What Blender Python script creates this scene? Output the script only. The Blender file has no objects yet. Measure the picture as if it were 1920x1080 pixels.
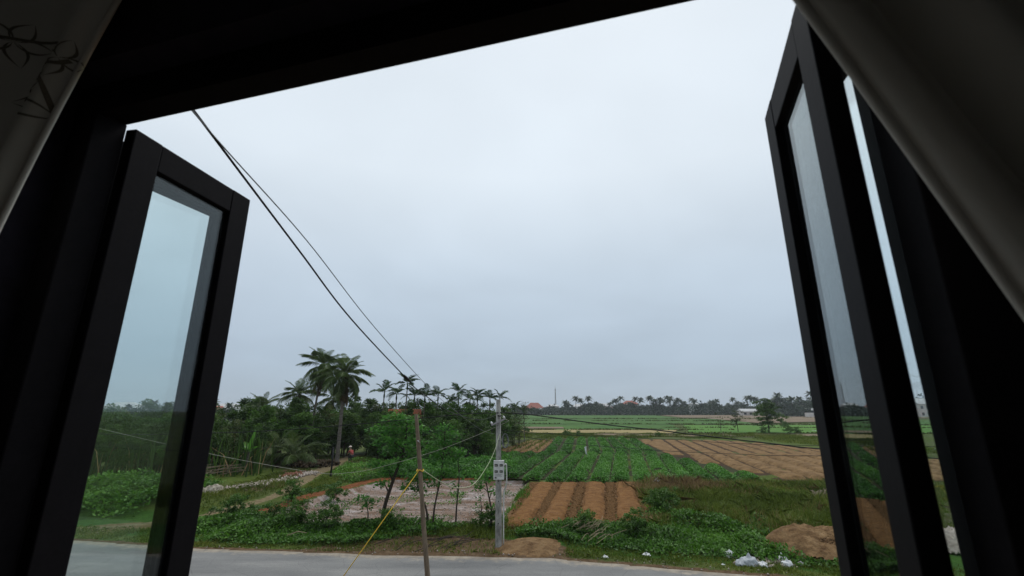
import bpy, math, random
import numpy as np
from mathutils import Vector, Matrix, noise as mnoise

# ------------------------------------------------------------------ camera, sky, sun, exposure
scene = bpy.context.scene
COL = scene.collection
CAMZ = 5.2
cam_d = bpy.data.cameras.new('camera'); cam = bpy.data.objects.new('camera', cam_d); COL.objects.link(cam)
cam.location = (0, 0, CAMZ)
cam.rotation_euler = (math.radians(90) + math.atan(230 / 853), 0, 0)
cam_d.sensor_width = 36; cam_d.lens = 853 / 1920 * 36
cam_d.clip_start = 0.02; cam_d.clip_end = 6000
cam_d.dof.use_dof = True; cam_d.dof.focus_distance = 24; cam_d.dof.aperture_fstop = 4.5
scene.camera = cam

SUN_EL, SUN_AZ = 58, 20           # degrees; azimuth measured from +Y towards +X
world = bpy.data.worlds.new('World'); scene.world = world; world.use_nodes = True
wn, wl = world.node_tree.nodes, world.node_tree.links
wn.clear()
def wnode(t, **k):
    n = wn.new(t)
    for a, b in k.items(): setattr(n, a, b)
    return n
out = wnode('ShaderNodeOutputWorld'); bg = wnode('ShaderNodeBackground'); bg.inputs['Strength'].default_value = 0.1
sky = wnode('ShaderNodeTexSky', sky_type='NISHITA', sun_disc=False)
sky.sun_elevation = math.radians(SUN_EL); sky.sun_rotation = math.radians(SUN_AZ)
tc = wnode('ShaderNodeTexCoord'); sep = wnode('ShaderNodeSeparateXYZ')
wl.new(tc.outputs['Generated'], sep.inputs[0])
ramp = wnode('ShaderNodeValToRGB')          # overcast: paler towards the zenith
els = ramp.color_ramp.elements
stops = [(0.0, (.35, .43, .515)), (0.10, (.385, .47, .565)), (0.28, (.53, .62, .71)), (0.48, (.71, .785, .85)), (1.0, (.76, .82, .875))]
els[0].position = 0; els[0].color = (*stops[0][1], 1); els[1].position = 1; els[1].color = (*stops[-1][1], 1)
for p, c in stops[1:-1]:
    e = els.new(p); e.color = (*c, 1)
wl.new(sep.outputs['Z'], ramp.inputs[0])
# cloud sheet: direction projected on a flat layer
zc = wnode('ShaderNodeMath', operation='MAXIMUM'); zc.inputs[1].default_value = 0.0; wl.new(sep.outputs['Z'], zc.inputs[0])
za = wnode('ShaderNodeMath', operation='ADD'); za.inputs[1].default_value = 0.22; wl.new(zc.outputs[0], za.inputs[0])
dx = wnode('ShaderNodeMath', operation='DIVIDE'); wl.new(sep.outputs['X'], dx.inputs[0]); wl.new(za.outputs[0], dx.inputs[1])
dy = wnode('ShaderNodeMath', operation='DIVIDE'); wl.new(sep.outputs['Y'], dy.inputs[0]); wl.new(za.outputs[0], dy.inputs[1])
cmb = wnode('ShaderNodeCombineXYZ'); wl.new(dx.outputs[0], cmb.inputs[0]); wl.new(dy.outputs[0], cmb.inputs[1])
nz = wnode('ShaderNodeTexNoise'); nz.inputs['Scale'].default_value = 1.15; nz.inputs['Detail'].default_value = 3; nz.inputs['Roughness'].default_value = .5; nz.inputs['Distortion'].default_value = .35
wl.new(cmb.outputs[0], nz.inputs['Vector'])
mr = wnode('ShaderNodeMapRange'); mr.inputs['From Min'].default_value = .3; mr.inputs['From Max'].default_value = .72; mr.inputs['To Min'].default_value = 9.5; mr.inputs['To Max'].default_value = 10.9
wl.new(nz.outputs[0], mr.inputs[0])
vm = wnode('ShaderNodeVectorMath', operation='SCALE'); wl.new(ramp.outputs[0], vm.inputs[0]); wl.new(mr.outputs[0], vm.inputs['Scale'])
mx = wnode('ShaderNodeMix', data_type='RGBA'); mx.inputs['Factor'].default_value = 0.94
wl.new(sky.outputs[0], mx.inputs['A']); wl.new(vm.outputs[0], mx.inputs['B'])
wl.new(mx.outputs['Result'], bg.inputs['Color']); wl.new(bg.outputs[0], out.inputs['Surface'])

sun_d = bpy.data.lights.new('sun', 'SUN'); sun = bpy.data.objects.new('sun', sun_d); COL.objects.link(sun)
sun_d.energy = 1.5; sun_d.angle = math.radians(28); sun_d.color = (1, .97, .93)
_d = Vector((math.sin(math.radians(SUN_AZ)) * math.cos(math.radians(SUN_EL)), math.cos(math.radians(SUN_AZ)) * math.cos(math.radians(SUN_EL)), math.sin(math.radians(SUN_EL))))
sun.rotation_euler = _d.to_track_quat('Z', 'Y').to_euler()

vs = scene.view_settings
vs.view_transform = 'Standard'; vs.look = 'None'; vs.gamma = 1; vs.exposure = 0.12; vs.use_curve_mapping = False
cy = scene.cycles
cy.use_denoising = True; cy.max_bounces = 7; cy.diffuse_bounces = 4; cy.glossy_bounces = 4; cy.transmission_bounces = 6; cy.transparent_max_bounces = 16; cy.volume_bounces = 0
cy.sample_clamp_indirect = 4

# ------------------------------------------------------------------ helpers
RNG = np.random.default_rng(7)
random.seed(7)

def link(o, parent=None):
    COL.objects.link(o)
    if parent is not None: o.parent = parent
    return o
def tag(o, label=None, cat=None, group=None, kind=None):
    if label: o['label'] = label
    if cat: o['category'] = cat
    if group: o['group'] = group
    if kind: o['kind'] = kind
    return o
def empty(name, loc=(0, 0, 0), rz=0.0, label=None, cat=None, group=None):
    o = bpy.data.objects.new(name, None); o.empty_display_size = .1
    o.location = loc; o.rotation_euler = (0, 0, rz); COL.objects.link(o)
    return tag(o, label, cat, group)
def np_mesh(name, V, F, mat=None, tint=None, smooth=False):
    """V (n,3), F (m,k) all of one size -> mesh"""
    V = np.asarray(V, dtype=np.float32); F = np.asarray(F, dtype=np.int32)
    me = bpy.data.meshes.new(name)
    me.vertices.add(len(V)); me.vertices.foreach_set('co', V.ravel())
    m, k = F.shape
    me.loops.add(m * k); me.loops.foreach_set('vertex_index', F.ravel())
    me.polygons.add(m)
    me.polygons.foreach_set('loop_start', np.arange(0, m * k, k, dtype=np.int32))
    if smooth: me.polygons.foreach_set('use_smooth', np.ones(m, dtype=bool))
    me.update(calc_edges=True)
    if tint is not None:
        a = me.attributes.new('tint', 'FLOAT', 'POINT'); a.data.foreach_set('value', np.asarray(tint, dtype=np.float32))
    if mat is not None: me.materials.append(mat)
    return me
def mobj(name, me, parent=None, loc=None, rot=None):
    o = bpy.data.objects.new(name, me)
    if loc is not None: o.location = loc
    if rot is not None: o.rotation_euler = rot
    return link(o, parent)

class MB:
    """collects polygons for one mesh"""
    def __init__(s): s.v = []; s.f = []
    def add(s, V, F):
        b = len(s.v); s.v.extend([tuple(map(float, p)) for p in V]); s.f.extend([tuple(int(i) + b for i in f) for f in F]); return s
    def box(s, x0, x1, y0, y1, z0, z1):
        return s.add([(x0, y0, z0), (x1, y0, z0), (x1, y1, z0), (x0, y1, z0), (x0, y0, z1), (x1, y0, z1), (x1, y1, z1), (x0, y1, z1)],
                     [(0, 3, 2, 1), (4, 5, 6, 7), (0, 1, 5, 4), (1, 2, 6, 5), (2, 3, 7, 6), (3, 0, 4, 7)])
    def tube(s, pts, r, n=8, cap=True):
        pts = [Vector(p) for p in pts]; rr = r if hasattr(r, '__len__') else [r] * len(pts)
        V = []; F = []
        ref = None
        for i, p in enumerate(pts):
            d = (pts[min(i + 1, len(pts) - 1)] - pts[max(i - 1, 0)]).normalized()
            if ref is None: ref = Vector((1, 0, 0)) if abs(d.x) < .8 else Vector((0, 1, 0))
            a = (ref - d * ref.dot(d)).normalized(); ref = a; b = d.cross(a)
            for j in range(n):
                t = 2 * math.pi * j / n
                V.append(p + (a * math.cos(t) + b * math.sin(t)) * rr[i])
        for i in range(len(pts) - 1):
            for j in range(n):
                F.append((i * n + j, i * n + (j + 1) % n, (i + 1) * n + (j + 1) % n, (i + 1) * n + j))
        if cap: F.append(tuple(range(n - 1, -1, -1))); F.append(tuple((len(pts) - 1) * n + j for j in range(n)))
        return s.add(V, F)
    def build(s, name, mat, parent=None, loc=None, rot=None, smooth=False, bevel=0):
        me = bpy.data.meshes.new(name); me.from_pydata(s.v, [], s.f); me.update()
        if mat is not None: me.materials.append(mat)
        if smooth: me.polygons.foreach_set('use_smooth', np.ones(len(me.polygons), dtype=bool))
        o = mobj(name, me, parent, loc, rot)
        if bevel:
            b = o.modifiers.new('bevel', 'BEVEL'); b.width = bevel; b.segments = 2; b.limit_method = 'ANGLE'
        return o
def catmull(pts, k=8):
    P = [Vector(p) for p in pts]; P = [P[0] * 2 - P[1]] + P + [P[-1] * 2 - P[-2]]
    o = []
    for i in range(1, len(P) - 2):
        for j in range(k):
            t = j / k
            o.append(.5 * ((2 * P[i]) + (P[i + 1] - P[i - 1]) * t + (2 * P[i - 1] - 5 * P[i] + 4 * P[i + 1] - P[i + 2]) * t * t + (3 * P[i] - P[i - 1] - 3 * P[i + 1] + P[i + 2]) * t ** 3))
    o.append(P[-2]); return o
def smooth(a, b, x):
    t = np.clip((x - a) / (b - a), 0, 1); return t * t * (3 - 2 * t)
_gr = np.random.default_rng(3).random((64, 64))
def vnoise(x, y, scale):
    """cheap tiling value noise in numpy"""
    x = np.asarray(x) / scale; y = np.asarray(y) / scale
    xi = np.floor(x).astype(int); yi = np.floor(y).astype(int); fx = x - xi; fy = y - yi
    fx = fx * fx * (3 - 2 * fx); fy = fy * fy * (3 - 2 * fy)
    g = lambda a, b: _gr[a % 64, b % 64]
    return (g(xi, yi) * (1 - fx) + g(xi + 1, yi) * fx) * (1 - fy) + (g(xi, yi + 1) * (1 - fx) + g(xi + 1, yi + 1) * fx) * fy
def sd_poly(px, py, poly):
    """signed distance to a polygon, positive inside"""
    px = np.asarray(px, float); py = np.asarray(py, float)
    d = np.full(px.shape, 1e18); ins = np.zeros(px.shape, bool); n = len(poly)
    for i in range(n):
        ax, ay = poly[i]; bx, by = poly[(i + 1) % n]
        ex, ey = bx - ax, by - ay; wx, wy = px - ax, py - ay
        t = np.clip((wx * ex + wy * ey) / (ex * ex + ey * ey), 0, 1)
        d = np.minimum(d, (wx - ex * t) ** 2 + (wy - ey * t) ** 2)
        c = (ay > py) != (by > py)
        with np.errstate(divide='ignore', invalid='ignore'):
            ins ^= c & (px < ex * (py - ay) / (ey if ey != 0 else 1e-9) + ax)
    d = np.sqrt(d); return np.where(ins, d, -d)
def d_line(px, py, pts):
    d = np.full(np.shape(px), 1e18)
    for (ax, ay), (bx, by) in zip(pts[:-1], pts[1:]):
        ex, ey = bx - ax, by - ay; wx, wy = px - ax, py - ay
        t = np.clip((wx * ex + wy * ey) / (ex * ex + ey * ey), 0, 1)
        d = np.minimum(d, np.hypot(wx - ex * t, wy - ey * t))
    return d

# ------------------------------------------------------------------ materials
class NT:
    def __init__(s, name):
        s.m = bpy.data.materials.new(name); s.m.use_nodes = True
        s.n, s.l = s.m.node_tree.nodes, s.m.node_tree.links
        s.b = s.n['Principled BSDF']; s.out = s.n['Material Output']
        s.tc = s.n.new('ShaderNodeTexCoord')
    def node(s, t, **k):
        n = s.n.new(t)
        for a, b in k.items(): setattr(n, a, b)
        return n
    def noise(s, scale, detail=4, rough=.55, src='Object', dist=0, stretch=None):
        n = s.node('ShaderNodeTexNoise'); n.inputs['Scale'].default_value = scale; n.inputs['Detail'].default_value = detail
        n.inputs['Roughness'].default_value = rough; n.inputs['Distortion'].default_value = dist
        v = s.tc.outputs[src]
        if stretch:
            mp = s.node('ShaderNodeMapping'); mp.inputs['Scale'].default_value = stretch; s.l.new(v, mp.inputs[0]); v = mp.outputs[0]
        s.l.new(v, n.inputs['Vector']); return n.outputs[0]
    def ramp(s, fac, stops):
        r = s.node('ShaderNodeValToRGB'); e = r.color_ramp.elements
        e[0].position = stops[0][0]; e[0].color = (*stops[0][1], 1); e[1].position = stops[-1][0]; e[1].color = (*stops[-1][1], 1)
        for p, c in stops[1:-1]:
            k = e.new(p); k.color = (*c, 1)
        s.l.new(fac, r.inputs[0]); return r.outputs[0]
    def mix(s, fac, a, b, blend='MIX'):
        n = s.node('ShaderNodeMix', data_type='RGBA', blend_type=blend)
        for key, v in (('Factor', fac), ('A', a), ('B', b)):
            if isinstance(v, (int, float)): n.inputs[key].default_value = v
            elif isinstance(v, tuple): n.inputs[key].default_value = (*v, 1)
            else: s.l.new(v, n.inputs[key])
        return n.outputs['Result']
    def math(s, op, a, b=0.0, clamp=False):
        n = s.node('ShaderNodeMath', operation=op, use_clamp=clamp)
        for i, v in enumerate((a, b)):
            if isinstance(v, (int, float)): n.inputs[i].default_value = v
            else: s.l.new(v, n.inputs[i])
        return n.outputs[0]
    def maprange(s, v, a, b, c=0.0, d=1.0):
        n = s.node('ShaderNodeMapRange'); n.interpolation_type = 'SMOOTHSTEP'
        for i, q in zip(('From Min', 'From Max', 'To Min', 'To Max'), (a, b, c, d)): n.inputs[i].default_value = q
        s.l.new(v, n.inputs[0]); return n.outputs[0]
    def attr(s, name):
        n = s.node('ShaderNodeAttribute'); n.attribute_name = name; return n.outputs['Fac']
    def bump(s, h, strength=.5, dist=.05):
        n = s.node('ShaderNodeBump'); n.inputs['Strength'].default_value = strength; n.inputs['Distance'].default_value = dist
        s.l.new(h, n.inputs['Height']); s.l.new(n.outputs[0], s.b.inputs['Normal'])
    def col(s, c):
        if isinstance(c, tuple): s.b.inputs['Base Color'].default_value = (*c, 1)
        else: s.l.new(c, s.b.inputs['Base Color'])
    def done(s, rough=.8, spec=.3, metal=0):
        s.b.inputs['Roughness'].default_value = rough; s.b.inputs['Specular IOR Level'].default_value = spec; s.b.inputs['Metallic'].default_value = metal
        return s.m

def leaf_mat(name, dark, mid, light, trans=.3, rough=.55):
    """leaf colour varies leaf by leaf (tint) and plant by plant (object random)"""
    t = NT(name)
    oi = t.node('ShaderNodeObjectInfo')
    f = t.math('ADD', t.attr('tint'), t.math('MULTIPLY', t.math('SUBTRACT', oi.outputs['Random'], .5), .35), clamp=True)
    c = t.ramp(f, [(0, dark), (.5, mid), (1, light)])
    t.col(c); t.done(rough, .25)
    tr = t.node('ShaderNodeBsdfTranslucent'); t.l.new(c, tr.inputs[0])
    ms = t.node('ShaderNodeMixShader'); ms.inputs[0].default_value = trans
    t.l.new(t.b.outputs[0], ms.inputs[1]); t.l.new(tr.outputs[0], ms.inputs[2]); t.l.new(ms.outputs[0], t.out.inputs['Surface'])
    return t.m
def rough_mat(name, a, b, scale=8, rough=.85, bump=.4, bdist=.02, spec=.25, metal=0, stretch=None, c=None):
    t = NT(name)
    n = t.noise(scale, 5, .6, stretch=stretch)
    st = [(.3, a), (.7, b)] if c is None else [(.3, a), (.52, b), (.75, c)]
    c_ = t.ramp(n, st)
    if bump: c_ = t.mix(1.0, c_, t.ramp(t.noise(scale * 5, 4, .7, stretch=stretch), [(.3, (.66, .66, .66)), (.7, (1.12, 1.12, 1.12))]), 'MULTIPLY')
    t.col(c_)
    if bump: t.bump(t.noise(scale * 3, 5, .65, stretch=stretch), bump, bdist)
    return t.done(rough, spec, metal)

M = {}
M['weed'] = leaf_mat('weed_leaf', (.026, .072, .007), (.070, .175, .016), (.14, .29, .038), .3)
M['crop'] = leaf_mat('crop_leaf', (.024, .085, .008), (.060, .19, .018), (.12, .30, .035), .28)
M['grass'] = leaf_mat('grass_blade', (.055, .085, .008), (.11, .155, .018), (.21, .23, .045), .25)
M['lime'] = leaf_mat('bright_grass', (.045, .12, .010), (.085, .21, .018), (.15, .29, .03), .28)
M['dry'] = leaf_mat('dry_grass', (.13, .085, .038), (.25, .165, .075), (.40, .29, .14), .2, .8)
M['tree_dark'] = leaf_mat('dark_foliage', (.018, .042, .007), (.044, .094, .013), (.09, .16, .026), .3)
M['tree_mid'] = leaf_mat('mid_foliage', (.024, .062, .007), (.055, .13, .014), (.105, .20, .03), .3)
M['tree_olive'] = leaf_mat('olive_foliage', (.028, .042, .008), (.062, .085, .016), (.115, .135, .032), .25)
M['sapling'] = leaf_mat('sapling_leaf', (.028, .10, .013), (.06, .19, .025), (.115, .28, .045), .42)
M['palm'] = leaf_mat('palm_leaf', (.032, .062, .013), (.075, .12, .03), (.16, .20, .07), .35, .5)
M['palm_dead'] = leaf_mat('dead_palm_leaf', (.05, .033, .016), (.10, .07, .035), (.16, .12, .06), .15, .8)
M['areca'] = leaf_mat('areca_leaf', (.013, .040, .008), (.030, .075, .014), (.06, .12, .026), .25, .45)
M['banana'] = leaf_mat('banana_leaf', (.05, .16, .012), (.075, .22, .018), (.10, .27, .03), .4, .4)
M['far'] = leaf_mat('far_foliage', (.010, .024, .009), (.020, .044, .016), (.036, .066, .024), .2)
M['bark'] = rough_mat('bark', (.025, .018, .013), (.065, .05, .038), 6, stretch=(1, 1, .3))
M['pale_bark'] = rough_mat('pale_palm_bark', (.07, .06, .05), (.17, .15, .125), 5, stretch=(1, 1, 2.5))
M['areca_bark'] = rough_mat('areca_bark', (.07, .065, .05), (.15, .14, .11), 4, stretch=(1, 1, 3))
M['soil'] = rough_mat('turned_soil', (.120, .055, .017), (.195, .094, .032), 3.0, .95, 1, .08, .1, c=(.255, .134, .052))
M['clod'] = rough_mat('soil_clods', (.10, .052, .021), (.205, .115, .050), 7, .95, .8, .05, .1)
M['tan_soil'] = rough_mat('dry_turned_soil', (.105, .062, .026), (.20, .122, .055), 1.3, .95, 1, .1, .1, c=(.28, .175, .082))
M['mound'] = rough_mat('dug_earth', (.095, .052, .024), (.19, .115, .055), 2.2, .95, 1, .08, .1, c=(.27, .175, .09))
M['under'] = rough_mat('shaded_row_soil', (.020, .030, .009), (.048, .045, .017), 1.5, .95, .6, .05, .1)  # soil darkened so the gaps between crop rows look shaded
M['heap'] = rough_mat('dirty_sacking', (.12, .095, .065), (.36, .32, .25), 7, .85, 1, .05, .2, c=(.56, .52, .44))
M['brick_bits'] = rough_mat('brick_bits', (.12, .05, .03), (.26, .12, .075), 5, .9, .4, .02, .2)
M['furrow'] = rough_mat('shaded_furrow_soil', (.030, .017, .008), (.07, .04, .018), 4, .95, .8, .05, .1)  # darker clods, with the furrow shade also put into the colour
M['rubble'] = rough_mat('rubble', (.20, .16, .13), (.46, .40, .35), 3, .9, .6, .03, .2)
M['concrete'] = rough_mat('pole_concrete', (.13, .128, .115), (.30, .295, .27), 4, .9, .5, .01, .2, stretch=(1, 1, .5), c=(.44, .43, .40))
M['wood'] = rough_mat('weathered_wood', (.12, .09, .062), (.26, .205, .145), 14, .85, .5, .01, .2, stretch=(1, 1, .12))
M['cable'] = rough_mat('black_cable', (.008, .008, .009), (.014, .014, .015), 5, .6, 0)
M['pale_cable'] = rough_mat('pale_cable', (.26, .25, .20), (.36, .35, .29), 5, .6, 0)
M['green_cable'] = rough_mat('greenish_cable', (.30, .34, .20), (.42, .46, .28), 5, .6, 0)
M['grey_cable'] = rough_mat('grey_cable', (.13, .135, .14), (.18, .185, .19), 5, .6, 0)
M['yellow'] = rough_mat('yellow_sleeve', (.62, .40, .03), (.75, .50, .05), 9, .55, 0)
M['box'] = rough_mat('meter_box', (.52, .52, .49), (.64, .64, .61), 9, .5, .1, .004, .4)
M['box_dark'] = rough_mat('meter_glass', (.018, .02, .022), (.035, .04, .04), 9, .25, 0)
M['bag'] = rough_mat('white_plastic_bag', (.52, .54, .55), (.76, .77, .77), 9, .5, .7, .03, .4)
M['bag_grey'] = rough_mat('grey_plastic_bag', (.30, .33, .36), (.52, .55, .57), 9, .5, .7, .03, .4)
M['frame'] = rough_mat('window_paint', (.0065, .0054, .0066), (.0095, .0078, .0095), 18, .7, .2, .002, .10)
M['wall_in'] = rough_mat('shaded_inner_wall', (.018, .016, .025), (.024, .021, .032), 3, .9, .15, .003)  # unlit look of the window wall put into its purple-black colour
M['wall_white'] = rough_mat('white_inner_wall', (.74, .73, .70), (.80, .79, .76), 3, .9, .15, .003)
M['wall_dark'] = rough_mat('grey_inner_wall', (.52, .52, .51), (.58, .58, .57), 3, .8, .15, .003)
M['wall_out'] = rough_mat('outer_plaster', (.42, .40, .34), (.52, .50, .43), 3, .9, .2, .003)
M['floor'] = rough_mat('floor_tile', (.46, .44, .41), (.54, .52, .49), 2, .4, 0)
M['steel'] = rough_mat('steel', (.35, .35, .36), (.45, .45, .46), 20, .35, 0, metal=1)
M['house_wall'] = rough_mat('house_plaster', (.50, .46, .44), (.60, .57, .54), .3, .9, 0)
M['house_pink'] = rough_mat('pink_plaster', (.46, .30, .27), (.55, .38, .34), .3, .9, 0)
M['house_white'] = rough_mat('white_plaster', (.68, .68, .66), (.76, .76, .74), .3, .8, 0)
M['roof_red'] = rough_mat('red_roof', (.27, .09, .065), (.34, .13, .095), .8, .85, 0)
M['roof_orange'] = rough_mat('orange_tile', (.34, .10, .05), (.48, .17, .085), 3, .85, .4, .03)
M['roof_grey'] = rough_mat('grey_roof', (.40, .40, .40), (.50, .50, .50), .8, .7, 0)
M['window_dark'] = rough_mat('far_window', (.03, .035, .04), (.05, .055, .06), 1, .2, 0)
M['mast'] = rough_mat('mast_steel', (.22, .21, .22), (.30, .28, .28), .2, .6, 0)
M['skin'] = rough_mat('skin', (.26, .15, .10), (.30, .18, .12), 9, .6, 0)
M['shirt'] = rough_mat('red_shirt', (.30, .05, .045), (.38, .08, .07), 9, .8, 0)
M['trousers'] = rough_mat('dark_trousers', (.03, .03, .035), (.05, .05, .055), 9, .8, 0)
M['hat'] = rough_mat('pale_hat', (.55, .48, .42), (.66, .58, .5), 9, .8, 0)

def ground_material():
    t = NT('ground_cover')
    n1 = t.noise(.45, 5, .6); n2 = t.noise(3.2, 5, .65); n3 = t.noise(14, 4, .7)
    edge = t.math('ADD', t.math('MULTIPLY', t.math('SUBTRACT', n1, .5), .55), t.math('MULTIPLY', t.math('SUBTRACT', n2, .5), .55))
    far_n = t.noise(.035, 5, .6, stretch=(1, 2.6, 1))
    grass = t.ramp(n2, [(.25, (.034, .056, .008)), (.5, (.065, .098, .014)), (.75, (.12, .135, .03))])
    grass = t.mix(t.maprange(far_n, .42, .62), grass, t.ramp(n1, [(.3, (.05, .075, .018)), (.7, (.095, .10, .038))]))
    def zone(name, col, base, w=.12):
        f = t.maprange(t.math('ADD', t.attr(name), edge), .5 - w, .5 + w)
        return t.mix(f, base, col)
    lush = t.ramp(n2, [(.3, (.022, .058, .008)), (.7, (.05, .12, .016))])
    c = zone('lush', lush, grass)
    dry = t.ramp(n2, [(.3, (.09, .065, .028)), (.7, (.20, .145, .07))])
    c = zone('dry', dry, c)
    dirt = t.ramp(n2, [(.28, (.055, .034, .018)), (.55, (.125, .080, .044)), (.8, (.22, .165, .105))])
    c = zone('dirt', dirt, c)
    red = t.ramp(n2, [(.3, (.105, .036, .014)), (.7, (.22, .085, .032))])
    c = zone('bank', red, c)
    path = t.ramp(n2, [(.3, (.13, .10, .052)), (.7, (.22, .175, .10))])
    c = zone('path', path, c)
    streak = t.noise(.42, 7, .7, dist=1.1, stretch=(.7, 1.5, 1)); fine = t.noise(4.5, 6, .75, stretch=(.7, 1.5, 1))
    pink = t.ramp(t.math('ADD', t.math('MULTIPLY', streak, .72), t.math('MULTIPLY', fine, .28)), [(.42, (.14, .088, .058)), (.49, (.225, .16, .125)), (.55, (.30, .245, .22)), (.61, (.40, .36, .35)), (.70, (.58, .56, .57))])
    pink = t.mix(t.maprange(t.noise(21, 4, .8), .58, .74, 0, .7), pink, (.15, .095, .06))
    c = zone('pink', pink, c)
    t.col(t.mix(t.maprange(n3, .2, .8, .0, .6), c, (.6, .6, .6), 'MULTIPLY'))
    h = t.math('ADD', t.math('MULTIPLY', n2, .6), t.math('MULTIPLY', n3, .4))
    t.bump(h, .9, .09)
    return t.done(.95, .1)
M['ground'] = ground_material()
def road_material():
    t = NT('worn_asphalt')
    n1 = t.noise(.5, 5, .6, stretch=(.5, 2.2, 1)); n2 = t.noise(30, 4, .7); n3 = t.noise(2.5, 5, .65)
    c = t.ramp(n1, [(.3, (.145, .145, .143)), (.55, (.205, .203, .196)), (.75, (.265, .26, .245))])
    c = t.mix(t.maprange(n2, .3, .75), c, (.70, .70, .70), 'MULTIPLY')
    dust = t.maprange(t.math('ADD', t.attr('edge'), t.math('MULTIPLY', t.math('SUBTRACT', n3, .5), 1.1)), .45, .85)
    c = t.mix(dust, c, t.ramp(n3, [(.3, (.17, .14, .105)), (.7, (.32, .28, .225))]))
    cr = t.node('ShaderNodeTexVoronoi', feature='DISTANCE_TO_EDGE'); cr.inputs['Scale'].default_value = .9
    t.l.new(t.tc.outputs['Object'], cr.inputs['Vector'])
    c = t.mix(t.maprange(cr.outputs['Distance'], .0, .012, .35, 0), c, (.05, .05, .05))
    t.col(c); t.bump(n2, .3, .012); return t.done(.85, .2)
M['road'] = road_material()
def field_material(name, a, b, c, sx=.25, sy=1.2):
    t = NT(name)
    n = t.noise(.35, 6, .65, stretch=(sx, sy, 1)); n2 = t.noise(4, 5, .7)
    f = t.math('ADD', t.math('MULTIPLY', n, .65), t.math('MULTIPLY', n2, .35))
    t.col(t.ramp(f, [(.36, a), (.5, b), (.64, c)])); t.bump(n2, .8, .15); return t.done(.9, .15)
M['paddy'] = field_material('green_paddy', (.038, .105, .012), (.065, .16, .018), (.10, .20, .026))
M['paddy_dark'] = field_material('dark_paddy', (.020, .062, .009), (.042, .110, .014), (.08, .145, .024))
M['stubble'] = field_material('tan_stubble', (.17, .14, .055), (.26, .21, .09), (.34, .275, .125))
M['fallow'] = field_material('brown_fallow', (.10, .075, .045), (.17, .125, .08), (.22, .17, .115))
def glass_material():
    t = NT('tinted_glass')
    tr = t.node('ShaderNodeBsdfTransparent'); tr.inputs[0].default_value = (.935, .968, .965, 1)
    gl = t.node('ShaderNodeBsdfGlossy'); gl.inputs['Roughness'].default_value = .01; gl.inputs[0].default_value = (.9, .95, .95, 1)
    fr = t.node('ShaderNodeFresnel'); ge = t.node('ShaderNodeNewGeometry'); t.l.new(t.maprange(ge.outputs['Backfacing'], 0, 1, 1.5, 1 / 1.5), fr.inputs['IOR'])   # both faces of the pane reflect alike
    # a faint film of dust on the pane
    df = t.node('ShaderNodeBsdfDiffuse'); df.inputs[0].default_value = (.4, .42, .42, 1)
    m1 = t.node('ShaderNodeMixShader'); t.l.new(t.maprange(t.noise(3, 5, .6), .45, .8, .004, .03), m1.inputs[0])
    m2 = t.node('ShaderNodeMixShader'); t.l.new(fr.outputs[0], m2.inputs[0])
    t.l.new(tr.outputs[0], m1.inputs[1]); t.l.new(df.outputs[0], m1.inputs[2])
    t.l.new(m1.outputs[0], m2.inputs[1]); t.l.new(gl.outputs[0], m2.inputs[2]); t.l.new(m2.outputs[0], t.out.inputs['Surface'])
    return t.m
M['glass'] = glass_material()
def curtain_material():
    t = NT('curtain_cloth')
    w = t.noise(260, 2, .5)
    n = t.noise(5, 3, .5)
    t.col(t.ramp(n, [(.3, (.62, .60, .54)), (.7, (.70, .68, .62))])); t.bump(w, .15, .001); t.done(.95, .1)
    tr = t.node('ShaderNodeBsdfTranslucent'); tr.inputs[0].default_value = (.45, .40, .33, 1)
    ms = t.node('ShaderNodeMixShader'); ms.inputs[0].default_value = .12
    t.l.new(t.b.outputs[0], ms.inputs[1]); t.l.new(tr.outputs[0], ms.inputs[2]); t.l.new(ms.outputs[0], t.out.inputs['Surface'])
    return t.m
M['curtain'] = curtain_material()
M['embroidery'] = rough_mat('embroidery_thread', (.16, .14, .11), (.22, .19, .15), 60, .9, .2, .001)

# ------------------------------------------------------------------ the lie of the land
PLOT = [(-13.2, 25.6), (-12.3, 31.6), (-10.7, 36.4), (-9.2, 38.6), (1.3, 38.4), (.2, 30), (-.6, 24.2), (-4.5, 23.4), (-9.5, 24.2)]
BANK = [(-15.2, 25.4), (-14.6, 30), (-13.2, 35), (-10.4, 38.2), (-9.3, 42), (-14, 55), (-60, 60), (-60, 25)]
ROAD_FAR = [(-160, 32), (-60, 25.3), (-26, 21.9), (-18.2, 20.95), (-12.5, 19.75), (-5.2, 19.0), (.8, 18.65), (7.7, 16.85), (16, 14.4), (30, 10.2), (90, -8), (160, -29)]
ROAD_W = 5.6
PATH = [(-24, 22.6), (-18.4, 23.2), (-15.6, 25.2), (-14.9, 28), (-14.5, 32.4), (-15.4, 39), (-16.6, 46), (-17.5, 56)]
DIRTLINE = [(-6.4, 19.5), (-4.5, 20.2), (-1.0, 20.1), (1.0, 19.2)]
def road_y(x):
    xs = [p[0] for p in ROAD_FAR]; ys = [p[1] for p in ROAD_FAR]
    return np.interp(x, xs, ys)
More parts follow.
